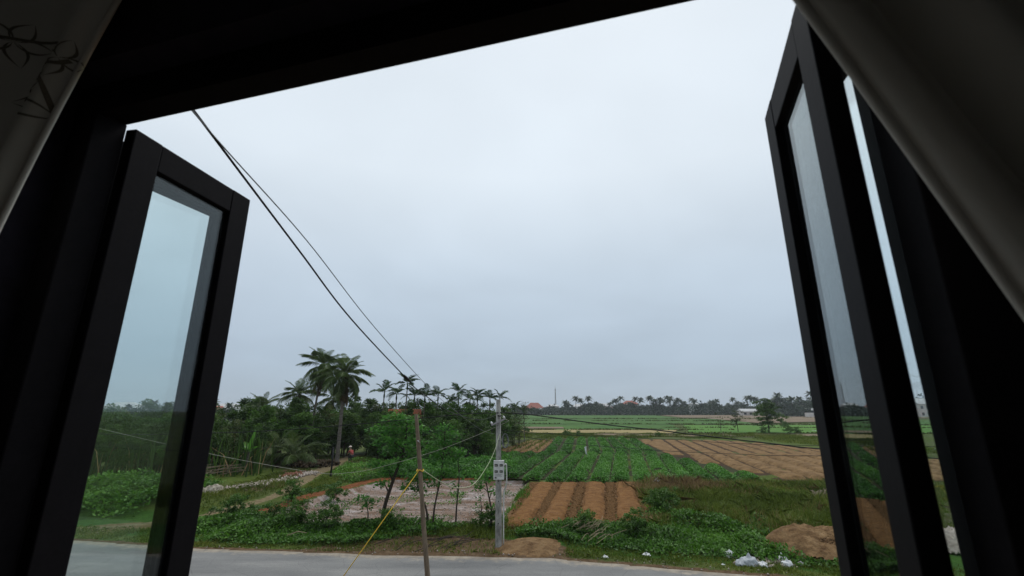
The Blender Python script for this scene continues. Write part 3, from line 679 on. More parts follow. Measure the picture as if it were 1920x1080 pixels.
T_dark = [tree_meshes(11 + i, 5.8, 2.2, 2.5, .21, 64, 110, M['tree_dark']) for i in range(3)]
T_mid = [tree_meshes(31 + i, 5.4, 2.3, 2.3, .21, 58, 110, M['tree_mid']) for i in range(3)]
T_olive = [tree_meshes(51 + i, 5.2, 2.1, 2.3, .19, 48, 95, M['tree_olive']) for i in range(2)]
T_bush = [tree_meshes(71 + i, 2.0, 1.25, .95, .15, 36, 80, M['tree_mid'], .05) for i in range(2)]
GROVE = 'trees of the grove behind the soil plot'
def grove(kind, x, y, s, where):
    nm = {'d': ('dark green broadleaf tree', T_dark), 'm': ('mid green broadleaf tree', T_mid), 'o': ('olive leaved tree', T_olive)}[kind]
    return plant_tree('broadleaf_tree', random.choice(nm[1]), x, y, s, nm[0] + ' ' + where, 'tree', GROVE)
for k, x, y, s in [('d', -20, 60, 1.12), ('d', -17.2, 58, 1.1), ('o', -16.2, 57, 1.08), ('d', -14.6, 61, 1.05), ('m', -15.0, 54.5, .9), ('d', -12, 61.5, 1.12), ('m', -13.6, 54, .62), ('d', -11.6, 54.5, .9), ('m', -10.3, 57, 1.1), ('d', -9, 61, 1.1),
                   ('m', -7.8, 57, 1.05), ('d', -6.3, 62, 1.05), ('m', -5.0, 59, 1.0), ('d', -3.6, 64, 1.0), ('m', -2.6, 60, .95), ('d', -1.2, 66, .95), ('o', 0.1, 70, .8),
                   ('m', -11.2, 52.5, .7), ('d', -8.6, 53, .75), ('m', -6.2, 53.5, .72), ('d', -3.8, 54.5, .7), ('d', -13.4, 51.5, .8), ('m', -12.4, 51.5, .5), ('d', -10.0, 52, .55), ('m', -7.4, 52, .5), ('d', -5.0, 52.5, .5), ('m', -2.6, 53.5, .5), ('d', -14.6, 53, .6), ('d', -16.5, 54.5, .75), ('d', -9.4, 55, .85), ('d', -4.4, 56.5, .8), ('d', -18.4, 52, .6), ('d', -12.7, 45.5, .5), ('m', -11.2, 46.5, .55), ('d', -13.2, 48.5, .62), ('d', -9.6, 48, .5), ('m', -8.0, 49, .5), ('d', -10.8, 50, .62), ('d', -6, 50.5, .5)]:
    grove(k, x, y, s, 'in the dense grove behind the soil plot')
for k, x, y, s in [('d', -31, 47, .95), ('o', -28.5, 45, .9), ('d', -26.5, 47, .95), ('m', -24.3, 46, .88), ('d', -22.5, 50, 1.0), ('m', -21.2, 47.5, .82), ('o', -19.8, 51.5, .9), ('d', -18.8, 55, .95), ('m', -24.5, 54, 1.0), ('d', -29, 54, 1.02), ('d', -27, 39.5, .72), ('d', -25, 39, .74), ('o', -23.2, 40, .72), ('d', -21.6, 40.5, .66), ('d', -29.5, 39, .76), ('d', -32.5, 40, .8), ('o', -35, 42, .85), ('d', -38, 43, .9), ('d', -41, 45, .95), ('m', -34, 50, 1.0), ('d', -45, 46, 1.0), ('d', -50, 48, 1.05), ('d', -39, 52, 1.0), ('d', -28.2, 36.6, .55), ('m', -26, 36.8, .5), ('d', -23.8, 37.2, .55), ('d', -30.8, 36.8, .6), ('m', -33.6, 37.5, .62), ('d', -17.6, 50.5, .8), ('d', -19.4, 47.8, .62), ('m', -20.8, 55.5, .95), ('d', -22.4, 58.5, 1.02), ('d', -18.2, 62, 1.05), ('d', -16.4, 64, 1.0)]:
    grove(k, x, y, s, 'in the thicket left of the coconut palms')
# reedy stems standing in the thicket
x, y = scatter_pts((-36, -19, 35.5, 39.5), 6, lambda x, y: 1 + 0 * x)
V, F, T = blades(np.stack([x, y, ground_z(x, y)], 1), 3.4, .10, RNG.uniform(0, .7, len(x)), .10)
stuff('thicket_stems', V, F, T, M['tree_dark'], 'tall reedy stems in the dark thicket behind the path', 'reeds')
x, y = scatter_pts((-36, -19, 35, 39.5), 1.0, lambda x, y: 1 + 0 * x)
V, F, T = blades(np.stack([x, y, ground_z(x, y)], 1), 2.6, .08, RNG.uniform(0, .8, len(x)), .35)
stuff('dead_stems', V, F, T, M['dry'], 'dry brown stalks among the dark thicket', 'stalks')
BUSH = 'shrubs on the verge and the bank'
for x, y, s, lab in [(-13.05, 29.4, .62, 'round dark shrub at the top of the cut earth bank'), (-8.3, 22.6, .55, 'green shrub on the verge left of the small sapling'), (-9.9, 23.2, .6, 'leafy shrub on the verge in front of the pale soil'),
                     (-11.3, 31.5, .55, 'shrub below the dark post on the bank'), (-13.6, 24.4, .6, 'shrub at the left end of the verge weeds'), (7.6, 25.6, .62, 'dark shrub in the rough grass beside the last bed'), (8.6, 27.2, .5, 'second dark shrub deeper in the rough grass'),
                     (-5.6, 22.5, .45, 'shrub at the foot of the tall roadside tree'), (-1.0, 22.6, .5, 'shrub at the foot of the sapling by the concrete pole'), (3.2, 21.6, .5, 'shrub before the third raised bed'), (5.2, 21.2, .55, 'shrub before the last raised bed'), (-11.6, 24.1, .45, 'shrub before the red cut in the bank')]:
    plant_tree('shrub', random.choice(T_bush), x, y, s, lab, 'shrub', BUSH)

# roadside saplings with layered feathery leaves
def sapling(name, base, pts, r, clusters, n, label, size=.15, mat='sapling'):
    bx, by = base; z = gz(bx, by)
    e = empty(name, (bx, by, z), 0, label, 'sapling', 'saplings along the front of the soil plot')
    mb = MB(); p = catmull(pts, 5); mb.tube(p, [r * (1 - .6 * i / (len(p) - 1)) for i in range(len(p))], 7)
    P = []; T = []
    for (cx, cy2, cz, rad, thick) in clusters:
        s = min(p, key=lambda q: (q - Vector((cx, cy2, cz - .3))).length)
        mb.tube(catmull([s, (s + Vector((cx, cy2, cz))) / 2 + Vector((0, 0, .05)), (cx, cy2, cz)], 3), [r * .35] * 3 + [r * .2] * 3 + [r * .12], 5, False)
        m = int(n * rad * rad); a = RNG.uniform(0, 6.28, m); q = RNG.random(m) ** .6 * rad
        wob = 1 + .3 * np.sin(3 * a + cx * 5)
        dz = RNG.normal(0, thick, m) - .22 * (q / rad) ** 2 * rad
        P.append(np.stack([cx + np.cos(a) * q * wob, cy2 + np.sin(a) * q * wob, cz + dz], 1)); T.append(np.clip(.45 + dz / (thick * 6) + RNG.normal(0, .18, m), 0, 1))
    mb.build('trunk', M['bark'], e, smooth=True)
    V, F, TT = leaves(np.concatenate(P), size, np.concatenate(T), -.1, .55)
    mobj('crown', np_mesh('crown', V, F, M[mat], TT), e); return e
sapling('roadside_tree', (-6.1, 23.4), [(0, 0, -.1), (.12, 0, .9), (.45, .1, 2.1), (.8, .2, 3.3), (.9, .2, 4.5)], .105,
        [(.3, .2, 4.9, .75, .10), (.9, .0, 4.75, .7, .1), (-.2, .1, 4.35, .75, .1), (.75, .3, 4.25, .85, .1), (1.5, .1, 4.3, .6, .1), (0., -.3, 3.85, .7, .1), (1.1, -.2, 3.75, .8, .1), (.3, .4, 3.4, .8, .1), (1.3, .3, 3.2, .6, .1), (-.35, -.1, 2.75, .62, .1), (.1, .1, 2.35, .55, .1), (.6, -.1, 2.75, .5, .1), (-.1, .1, 1.85, .4, .08)], 500,
        'tallest roadside tree with layered feathery leaves, left of the wooden pole', .17)
sapling('sapling', (-6.75, 23.2), [(0, 0, -.1), (.05, 0, .5), (-.08, 0, 1.0)], .04, [(-.3, 0, 1.25, .35, .07), (.15, .05, 1.15, .35, .07), (-.05, -.05, .95, .3, .07)], 760, 'short bushy sapling left of the tallest roadside tree', .13)
sapling('sapling', (-3.75, 22.6), [(0, 0, -.1), (-.15, 0, .8), (-.5, 0, 1.55), (-.65, 0, 2.1)], .06, [(-.75, 0, 2.15, .5, .1), (-.4, .1, 2.35, .4, .1), (-.95, .0, 1.8, .4, .08), (-.45, -.1, 1.7, .35, .08)], 700, 'left-leaning sapling just left of the wooden pole', .15)
sapling('sapling', (-3.55, 22.4), [(0, 0, -.1), (.05, 0, .9), (.25, 0, 2.0), (.35, .05, 3.0), (.4, .05, 4.3)], .05, [(.0, 0, 2.3, .55, .1), (.6, .1, 2.45, .5, .1), (.3, 0, 3.1, .7, .12), (.85, .1, 3.35, .6, .1), (.2, .1, 3.8, .65, .1), (.7, .1, 4.1, .6, .1), (.35, 0, 4.4, .5, .1), (-.2, .1, 3.4, .5, .1), (.1, -.1, 1.95, .35, .08)], 520, 'slender dark-stemmed sapling just right of the wooden pole', .15)
sapling('sapling', (-2.55, 22.6), [(0, 0, -.1), (.03, 0, 1.0), (.1, 0, 2.0), (.05, 0, 2.9)], .045, [(.0, 0, 1.5, .35, .1), (.15, 0, 2.2, .4, .12), (-.15, .1, 1.85, .3, .1), (.25, .1, 2.7, .45, .1), (-.1, 0, 3.0, .45, .1), (.15, 0, 3.3, .45, .1)], 330, 'sparse thin sapling midway between the two poles', .13)
sapling('sapling', (-.95, 22.5), [(0, 0, -.1), (.02, 0, .8), (-.15, 0, 1.6), (-.3, .05, 2.3)], .05, [(-.45, 0, 2.15, .45, .1), (-.1, .1, 2.35, .4, .1), (-.6, .1, 1.85, .35, .1), (.1, 0, 1.7, .3, .1), (.2, .0, 1.0, .25, .12)], 620, 'sapling with a drooping crown beside the concrete pole', .14)
sapling('sapling', (-1.45, 22.7), [(0, 0, -.1), (.05, 0, .7), (0, 0, 1.4)], .03, [(.0, 0, 1.3, .3, .1), (-.15, 0, .9, .25, .1), (.15, 0, 1.0, .25, .1)], 380, 'thin twiggy sapling left of the drooping one', .11)
sapling('sapling', (-11.6, 25.6), [(0, 0, -.1), (.05, 0, .6), (0, 0, 1.2)], .03, [(.0, 0, 1.25, .35, .1), (-.25, 0, .9, .3, .1), (.25, 0, .85, .3, .1)], 260, 'small spindly sapling before the red earth cut', .12)

# ------------------------------------------------------------------ palms
def frond_mesh(name, L, droop, lift, npairs, ll, lw, mat, twist=0.0, seed=0, vshape=.45, hang=.5):
    """frond along +X: a bowed midrib with two rows of leaflets"""
    rng = np.random.default_rng(seed); V = []; F = []; T = []
    def mid(t): return np.array([L * (t - .12 * t * t), 0, L * (lift * t - droop * t * t)])
    n = 10; rib = [mid(i / n) for i in range(n + 1)]
    for i, p in enumerate(rib):
        r = .035 * L / 3.5 * (1 - .8 * i / n) + .006
        V += [p + (0, r, 0), p + (0, 0, -r), p + (0, -r, 0), p + (0, 0, r * .6)]; T += [.75] * 4
    for i in range(n):
        for j in range(4): F.append((4 * i + j, 4 * i + (j + 1) % 4, 4 * i + 4 + (j + 1) % 4, 4 * i + 4 + j))
    for k in range(npairs):
        t = .14 + .86 * (k + .5) / npairs; p = mid(t); d = mid(min(1, t + .02)) - mid(t - .02); d /= np.linalg.norm(d)
        l = ll * math.sin(math.pi * (.16 + .78 * t)) * rng.uniform(.85, 1.12); tn = rng.uniform(.15, .8)
        for s in (-1, 1):
            o = np.array([0, s, 0]) * .85 + d * .55 + np.array([0, 0, vshape]); o /= np.linalg.norm(o); o = o + rng.normal(0, .06, 3)
            w = d * lw * .5
            m = p + o * l * .55; e = p + o * l * .95 + np.array([0, 0, -hang * l])
            m[2] -= hang * l * .22
            b = len(V); V += [p - w * .6, p + w * .6, m + w, e, m - w]; T += [tn] * 5; F.append((b, b + 1, b + 2, b + 3, b + 4))
    me = bpy.data.meshes.new(name); me.from_pydata([tuple(v) for v in V], [], F); me.materials.append(mat)
    a = me.attributes.new('tint', 'FLOAT', 'POINT'); a.data.foreach_set('value', np.array(T, np.float32)); return me
CO = [frond_mesh('frond', 3.5, d, l, 40, .85, .055, M['palm'], seed=i, hang=h_, vshape=.15) for i, (d, l, h_) in enumerate([(.55, .32, .75), (.75, .3, .85), (.42, .34, .65)])]
CO_up = [frond_mesh('frond', 3.0, .34, .12, 36, .7, .055, M['palm'], seed=8, hang=.3), frond_mesh('frond', 2.6, .5, .2, 34, .65, .055, M['palm'], seed=18, hang=.4)]
CO_dead = [frond_mesh('dead_frond', 3.1, .15, 0, 22, .7, .08, M['palm_dead'], seed=9, hang=.9, vshape=-.2), frond_mesh('dead_frond', 2.7, .25, 0, 20, .6, .08, M['palm_dead'], seed=10, hang=.9, vshape=-.2)]
AR = [frond_mesh('frond', 1.75, d, l, 13, .55, .11, M['areca'], seed=20 + i, hang=h_, vshape=.35) for i, (d, l, h_) in enumerate([(.75, .55, .5), (.95, .5, .6), (.5, .5, .35)])]
def ring_trunk(h, r0, r1, bend, mat, n=16, sides=9):
    mb = MB(); pts = []; rad = []
    for i in range(n + 1):
        t = i / n; pts.append((bend[0] * t * t, bend[1] * t * t, -.15 + (h + .15) * t)); rad.append((r0 + (r1 - r0) * t ** .6) * (1.04 if i % 2 else .97) + .5 * r0 * max(0, .08 - t) / .08)
    mb.tube(pts, rad, sides); return mb
def frond_set(e, top, meshes, n, el0, el1, s=1.0, name='frond', rnd=random, roll=.25):
    for i in range(n):
        t = (i + .5) / n; az = i * 2.39996 + rnd.uniform(-.2, .2); el = el0 + (el1 - el0) * t + rnd.uniform(-.12, .12)
        o = mobj(name, rnd.choice(meshes), e, top); sc = s * rnd.uniform(.85, 1.1); o.scale = (sc, sc, sc)
        o.rotation_euler = (Matrix.Rotation(az, 3, 'Z') @ Matrix.Rotation(-el, 3, 'Y') @ Matrix.Rotation(rnd.uniform(-roll, roll), 3, 'X')).to_euler()
def coconut(x, y, h, label, s=1.0, n=24, dead=7, bend=(.3, 0), el0=-.75, r=.17):
    e = empty('coconut_palm', (x, y, gz(x, y)), 0, label, 'palm tree', 'coconut palms above the grove')
    ring_trunk(h, r, r * .66, bend, M['pale_bark']).build('trunk', M['pale_bark'], e, smooth=True)
    top = (bend[0], bend[1], h)
    frond_set(e, top, CO, int(n * .72), el0, .75, s)
    frond_set(e, top, CO_up, n - int(n * .72), .75, 1.35, s)
    if dead: frond_set(e, (top[0], top[1], h - .15), CO_dead, dead, -1.45, -1.1, s, 'dead_frond')
    mb = MB()
    for i in range(8):
        a = i * .9; c = Vector((top[0] + .28 * math.cos(a), top[1] + .28 * math.sin(a), h - .25 - .08 * (i % 3)))
        mb.tube([c + Vector((0, 0, z)) for z in (-.14, -.1, 0, .1, .14)], [.02, .1, .13, .09, .02], 7)
    mb.build('coconuts', M['palm_dead'], e, smooth=True)
    return e
coconut(-15.75, 43.6, 8.0, 'tall coconut palm with a skirt of brown fronds, its pale trunk by the path', .9, 30, 14, (-.05, .1), -.95, .2)
coconut(-21.3, 50.5, 9.4, 'tallest coconut palm, just left of and behind the one by the path', 1.0, 26, 6, (.5, .2), -.9, .15)
coconut(-26.2, 56.5, 7.0, 'coconut palm leaning left of the tall pair', .9, 24, 4, (.4, 0))
coconut(-27.5, 51.5, 4.9, 'short coconut palm, leftmost against the sky', .85, 18, 3, (.2, .0))
coconut(-19.2, 42.6, .8, 'young stemless coconut palm with arching fronds beside the path', .95, 14, 2, (0, 0), -.2, .16)
coconut(-22.9, 60, 6.6, 'half-hidden coconut palm between the tall pair and the leaning one', .9, 20, 2, (0, 0))
for k_, (x, y, h, lb) in enumerate([(-23.4, 38.3, .5, 'stemless palm clump in the thicket behind the rubble heap'), (-26.2, 38.6, .7, 'stemless palm clump in the middle of the dark thicket'), (-29.2, 38.4, .6, 'stemless palm clump against the left sash'), (-21.2, 43.5, 1.4, 'stemless palm clump behind the banana plant')]):
    coconut(x, y, h, lb, .85, 15, 3, (0, 0), .1, .12)
def areca(x, y, h, label, s=1.0):
    e = empty('areca_palm', (x, y, gz(x, y)), random.uniform(0, 6), label, 'palm tree', 'areca palms along the grove')
    b = (random.uniform(-.25, .25), random.uniform(-.2, .2))
    ring_trunk(h - .6, .085, .065, b, M['areca_bark'], 12, 7).build('trunk', M['areca_bark'], e, smooth=True)
    mb = MB(); mb.tube([(b[0], b[1], h - .65), (b[0], b[1], h - .4), (b[0], b[1], h + .05)], [.07, .11, .05], 7); mb.build('crown_shaft', M['areca'], e, smooth=True)
    frond_set(e, (b[0], b[1], h), AR, 8, -.05, 1.1, s, roll=.4)
    return e
ords = ['first', 'second', 'third', 'fourth', 'fifth', 'sixth', 'seventh', 'eighth', 'ninth', 'tenth', 'eleventh', 'twelfth', 'thirteenth', 'fourteenth']
AP = [(-15.37, 56, 7.3, 1.1), (-14.25, 58, 7.1, 1.1), (-12.69, 56, 8.3, 1.15), (-12.1, 57.5, 6.9, 1.05), (-10.35, 55, 6.75, 1.1), (-9.27, 58, 6.95, 1.05), (-7.84, 60, 6.2, 1.0), (-7.0, 60, 7.4, 1.05), (-5.64, 62, 6.5, 1.0), (-4.45, 60, 6.9, 1.05), (-3.04, 62, 6.7, 1.0), (-1.75, 64, 6.75, 1.0), (.35, 72, 5.5, 1.0), (2.0, 77, 5.0, .95)]
for i, (x, y, h, s) in enumerate(AP):
    extra = {2: ', tallest, under the cable', 7: ', crown clear of the trees', 11: ', by the concrete pole', 13: ', at the field edge'}.get(i, '')
    areca(x, y, h, f'slim areca palm, {ords[i]} from the left in the grove{extra}', s)
# bare slim trunks at the grove's edge, thin grey tree
sp = empty('thin_tree', (1.0, 70, 0), 0, 'nearly leafless grey tree at the right edge of the grove', 'tree')
mb = MB(); rnd = random.Random(4); tw = []
mb.tube(catmull([(0, 0, 0), (.1, 0, 2.5), (0, .1, 5)], 4), [.09, .085, .08, .08, .07, .06, .05, .04, .03], 6)
for i in range(16):
    z = rnd.uniform(2.6, 5.0); a = rnd.uniform(0, 6.28); l = rnd.uniform(.7, 1.7); e = Vector((math.cos(a) * l * .7, math.sin(a) * l * .7, z + l * .75))
    mb.tube([(0, 0, z), (e + Vector((0, 0, z))) / 2 * 1.0 + Vector((0, 0, 0)), e], [.03, .02, .01], 4, False); tw.append(e)
    for _ in range(4):
        q = e * 1.0 + Vector((rnd.uniform(-.5, .5), rnd.uniform(-.5, .5), rnd.uniform(-.1, .7))); mb.tube([e - (e - Vector((0, 0, z))) * .3, q], [.014, .008], 4, False); tw.append(q)
mb.build('trunk', M['bark'], sp)
P = np.repeat(np.array([tuple(q) for q in tw]), 9, 0) + RNG.normal(0, .2, (len(tw) * 9, 3)); V, F, T = leaves(P, .13, RNG.random(len(P)), .2, .6); mobj('crown', np_mesh('crown', V, F, M['tree_olive'], T), sp)

# banana plant in the thicket
bn = empty('banana_plant', (-20.9, 38.2, gz(-20.9, 38.2)), 0, 'banana plant with one bright upright leaf before the dark thicket', 'plant')
mb = MB(); mb.tube([(0, 0, -.1), (0, 0, .8), (.05, 0, 1.5)], [.12, .1, .06], 8); mb.build('stem', M['areca_bark'], bn, smooth=True)
def banana_leaf(L, w, droop):
    V = []; F = []; n = 9; T = []
    for i in range(n + 1):
        t = i / n; c = np.array([L * t * (1 - .15 * droop * t), 0, -droop * L * t * t]); ww = w * math.sin(math.pi * min(1, .08 + .9 * t)) ** .7
        V += [c + (0, ww, .12 * ww), c, c + (0, -ww, .12 * ww)]; T += [.5 + .3 * math.sin(i * 2.2), .9, .5 + .3 * math.cos(i * 1.7)]
    for i in range(n):
        for j in range(2): F.append((3 * i + j, 3 * i + j + 1, 3 * i + 4 + j, 3 * i + 3 + j))
    me = bpy.data.meshes.new('leaf'); me.from_pydata([tuple(v) for v in V], [], F); me.materials.append(M['banana'])
    a = me.attributes.new('tint', 'FLOAT', 'POINT'); a.data.foreach_set('value', np.array(T, np.float32)); return me
for az, el, L, w, d in [(.9, 1.45, 1.75, .34, .05), (2.4, .9, 1.5, .26, .35), (-.6, .75, 1.5, .26, .4), (4.2, .8, 1.3, .24, .4)]:
    o = mobj('leaf', banana_leaf(L, w, d), bn, (.05, 0, 1.45)); o.rotation_euler = (Matrix.Rotation(az, 3, 'Z') @ Matrix.Rotation(-el, 3, 'Y')).to_euler()

# ------------------------------------------------------------------ middle-distance trees on the plain
tm = tree_meshes(91, 7.6, 3.2, 3.5, .36, 80, 60, M['tree_dark'], .16, .2, 10, .35)
plant_tree('field_tree', tm, 62, 115, 1.05, 'dark layered tree standing alone among the green fields', 'tree')
tm2 = tree_meshes(93, 6.0, 1.9, 2.6, .26, 30, 26, M['tree_olive'], .1, .2, 12, .5)
plant_tree('field_tree', tm2, 56, 118, .95, 'sparse small tree left of the dark field tree', 'tree')
tm3 = tree_meshes(94, 5.0, 1.3, 2.0, .24, 16, 16, M['tree_olive'], .08, .2, 8, .5)
plant_tree('field_tree', tm3, 53.5, 122, .9, 'thin wispy tree left of the sparse one', 'tree')
for i, (x, y, s) in enumerate([(58, 110, .8), (64, 110, .9), (67, 112, .8), (11.5, 100, .7), (14, 101, .6), (3.2, 108, .9), (86, 150, 1.1), (30, 98, .5)]):
    plant_tree('shrub', T_bush[i % 2], x, y, s, 'low green shrub on a field boundary out on the plain', 'shrub', 'shrubs on the far field boundaries')

# ------------------------------------------------------------------ far belt of trees, palms and houses
def far_palm(seed, h):
    rng = np.random.default_rng(seed); mb = MB(); mb.tube([(0, 0, -1), (.1, 0, h * .5), (.4 * rng.uniform(-1, 1), 0, h)], [.28, .2, .16], 5)
    V, F = mb.v, mb.f
    tr = bpy.data.meshes.new('trunk'); tr.from_pydata(V, [], F); tr.materials.append(M['bark'])
    tx = V[-3][0]; VV = []; FF = []; T = []
    for i in range(17):
        az = i * 2.4; el = -.5 + 1.6 * (i + .5) / 17; L = rng.uniform(3.4, 4.6); p0 = np.array([tx, 0, h]); tn = rng.random()
        d = np.array([math.cos(az) * math.cos(el), math.sin(az) * math.cos(el), math.sin(el)]); s = np.array([-math.sin(az), math.cos(az), 0])
        pts = [p0 + d * L * t + np.array([0, 0, -.42 * L * t * t]) for t in (0, .35, .7, 1)]; ws = (.15, .75, .65, .05)
        for sg in (-1, 1):
            b = len(VV)
            for p, w in zip(pts, ws): VV += [p, p + s * sg * w + np.array([0, 0, -.55 * w])]; T += [tn, tn]
            for k in range(3): FF.append((b + 2 * k, b + 2 * k + 1, b + 2 * k + 3, b + 2 * k + 2))
    return tr, np_mesh('crown', VV, FF, M['far'], T)
FP = [far_palm(200 + i, h) for i, h in enumerate((10, 12, 14, 13))]
FT = [tree_meshes(301 + i, 8.5, 4.2, 3.8, 1.0, 40, 26, M['far'], .3, .3, 4) for i in range(3)]
rnd = random.Random(12)
def horizon_x(px, Y): return (px - 960) / 853 / 1.0357 * Y
FPL = 'distant coconut palm in the belt of trees on the horizon'
px = 1060
while px < 1585:
    Y = rnd.uniform(415, 450) - (70 if px > 1430 else 0); s = rnd.choice((.6, .8, .95, 1.05, 1.15)) * rnd.uniform(.9, 1.05) * (1.15 if px > 1430 else 1)
    if rnd.random() < .85:
        m = rnd.choice(FP); plant_tree('coconut_palm', m, horizon_x(px, Y), Y, s, FPL, 'palm tree', 'distant palms on the horizon')
    px += rnd.choice((2, 3, 4, 6, 9, 14)) * rnd.uniform(.7, 1.2)
px = 955
while px < 1800:
    Y = rnd.uniform(428, 475) - (75 if px > 1430 else 0)
    s = rnd.uniform(.95, 1.42) * (1.22 if px > 1440 else 1.0) * (.72 if px < 1060 else 1)
    plant_tree('broadleaf_tree', rnd.choice(FT), horizon_x(px, Y), Y, s, 'distant broadleaf tree in the belt of trees on the horizon', 'tree', 'distant broadleaf trees on the horizon')
    px += rnd.uniform(5, 10)
for i in range(60):                    # belt beyond the thicket on the left
    px = -150 + i * 12 + rnd.uniform(-4, 4); Y = rnd.uniform(150, 210)
    plant_tree('broadleaf_tree', rnd.choice(FT), horizon_x(px, Y), Y, rnd.uniform(.55, .78), 'distant broadleaf tree beyond the thicket on the left', 'tree', 'distant trees beyond the thicket')
for i in range(9):
    px = 170 + i * 37 + rnd.uniform(-8, 8); Y = rnd.uniform(150, 200)
    plant_tree('coconut_palm', rnd.choice(FP), horizon_x(px, Y), Y, rnd.uniform(.5, .62), 'distant coconut palm beyond the thicket on the left', 'palm tree', 'distant palms beyond the thicket')
# undergrowth at the foot of the belt
n = 16000; pxs = RNG.uniform(955, 1750, n); Y = RNG.uniform(408, 425, n) - 72 * smooth(1415, 1445, pxs); X = (pxs - 960) / 853 / 1.0357 * Y
P = np.stack([X, Y, 1.2 + 6 * RNG.random(n) ** 1.3 * (.5 + vnoise(X, Y, 9))], 1); V, F, T = leaves(P, 1.3, RNG.uniform(0, .6, n), .2, .7)
stuff('far_undergrowth', V, F, T, M['far'], 'dark undergrowth at the foot of the distant tree belt', 'undergrowth')

def house(x, y, w, d, h, wall, roof, rh, label, rz=0.0, hip=False, floors=1, win=3):
    z = gz(x, y) - .2; e = empty('house', (x, y, z), rz, label, 'house', 'houses on the horizon')
    MB().box(-w / 2, w / 2, -d / 2, d / 2, 0, h).build('wall', M[wall], e)
    o = .5; ins = w * .28 if hip else 0
    r = MB(); r.add([(-w / 2 - o, -d / 2 - o, h), (w / 2 + o, -d / 2 - o, h), (w / 2 + o, d / 2 + o, h), (-w / 2 - o, d / 2 + o, h), (-w / 2 - o + ins, 0, h + rh), (w / 2 + o - ins, 0, h + rh)],
                    [(0, 1, 5, 4), (2, 3, 4, 5), (1, 2, 5), (3, 0, 4), (3, 2, 1, 0)]); r.build('roof', M[roof], e)
    for fl in range(floors):
        for i in range(win):
            cx = -w / 2 + w * (i + .5) / win; z0 = h / floors * fl + h / floors * .3; ww = w / win * .22
            f = MB().box(cx - ww, cx + ww, -d / 2 - .06, -d / 2 + .02, z0, z0 + h / floors * .45).build('window', M['window_dark'], e)
    return e
house(horizon_x(1002, 480), 480, 17, 10, 6.5, 'house_pink', 'roof_red', 5.5, 'pink house with a tall red roof near the radio mast', .3, True, 2)
house(horizon_x(1024, 470), 470, 14, 8, 3.2, 'house_white', 'roof_grey', 3.6, 'low white house with a pale gable beside the red roof', .2)
house(horizon_x(1037, 490), 490, 12, 8, 8.5, 'house_wall', 'roof_grey', 2, 'pale two-storey house below the radio mast', 0, True, 2)
house(horizon_x(1132, 462), 462, 16, 9, 8, 'house_pink', 'roof_grey', 3, 'pinkish house behind the distant palms', 0, True, 2)
house(horizon_x(1182, 480), 480, 15, 9, 10.5, 'house_wall', 'roof_red', 3.5, 'tall house with a reddish roof behind the distant palms', .1, True, 2)
house(horizon_x(1085, 468), 468, 12, 9, 8, 'house_white', 'roof_grey', 2.5, 'white house between distant palms right of the mast', 0, True, 2)
house(horizon_x(1301, 440), 440, 6.5, 6, 10, 'house_white', 'roof_grey', 1.5, 'narrow white house rising from the middle of the tree belt', 0, True, 2)
house(horizon_x(1402, 395), 395, 15, 8, 3.6, 'house_wall', 'roof_grey', 2.2, 'low grey-roofed house left of the dark field tree', .1)
house(horizon_x(1727, 330), 330, 17, 9, 9, 'house_wall', 'roof_grey', 4, 'pale roofed house seen through the narrow right-hand pane', .3, False, 2)
house(horizon_x(232, 215), 215, 15, 9, 6.6, 'house_white', 'roof_grey', 2.4, 'white house with a grey roof seen through the left pane', .1, True, 2)
house(horizon_x(428, 230), 230, 13, 9, 6.6, 'house_white', 'roof_grey', 2.0, 'white house above the thicket beside the left sash', .1, True, 2)
house(horizon_x(196, 205), 205, 8, 8, 5.8, 'house_pink', 'roof_grey', 1.8, 'small pinkish house at the left edge of the left pane', .1, True, 2)
house(horizon_x(408, 225), 225, 6, 7, 5.6, 'house_wall', 'roof_red', 1.8, 'small red-roofed house close against the left sash', .1, True, 2)
# white open-fronted shelter at the right end of the belt
X0 = horizon_x(1533, 330); sh = empty('shelter', (X0, 330, gz(X0, 330)), 0, 'small white open-fronted shelter below the trees at the right', 'shelter')
MB().box(-3.2, 3.2, -2, 2, 4.6, 5.9).build('roof', M['house_white'], sh)
for x in (-2.8, 2.8): MB().box(x - .45, x + .45, -1.6, -.8, -.2, 4.6).build('post', M['house_white'], sh)
MB().box(-2.9, 2.9, 1.4, 1.8, -.2, 4.6).build('wall', M['window_dark'], sh)
MB().box(-8.5, -3.3, -1, 1.5, -.2, 3.0).build('annex', M['house_wall'], sh)
# radio mast
XM = horizon_x(1042, 880); ms = empty('radio_mast', (XM, 880, gz(XM, 880)), .3, 'slender lattice radio mast beside the red-roofed house', 'mast')
mb = MB(); Hm = 44
for k in range(3):
    a = k * 2.094; mb.tube([(1.5 * math.cos(a), 1.5 * math.sin(a), 0), (.6 * math.cos(a), .6 * math.sin(a), Hm)], .34, 5)
mb.build('legs', M['mast'], ms)
mb = MB()
for i in range(22):
    z0, z1 = Hm * i / 22, Hm * (i + 1) / 22
    for k in range(3):
        a, b = k * 2.094, (k + 1) * 2.094; r0 = 1.5 - .9 * z0 / Hm; r1 = 1.5 - .9 * z1 / Hm
        mb.tube([(r0 * math.cos(a), r0 * math.sin(a), z0), (r1 * math.cos(b), r1 * math.sin(b), z1)], .1, 4, False)
mb.build('bracing', M['mast'], ms)
mb = MB(); mb.tube([(0, 0, Hm), (0, 0, Hm + 6)], [.3, .15], 5); mb.build('aerial', M['mast'], ms)
for i in range(3):
    a = i * 2.1; MB().box(-.25, .25, -.2, .2, 0, 2.4).build('antenna', M['house_white'], ms, (1.1 * math.cos(a), 1.1 * math.sin(a), Hm - 5 - i))
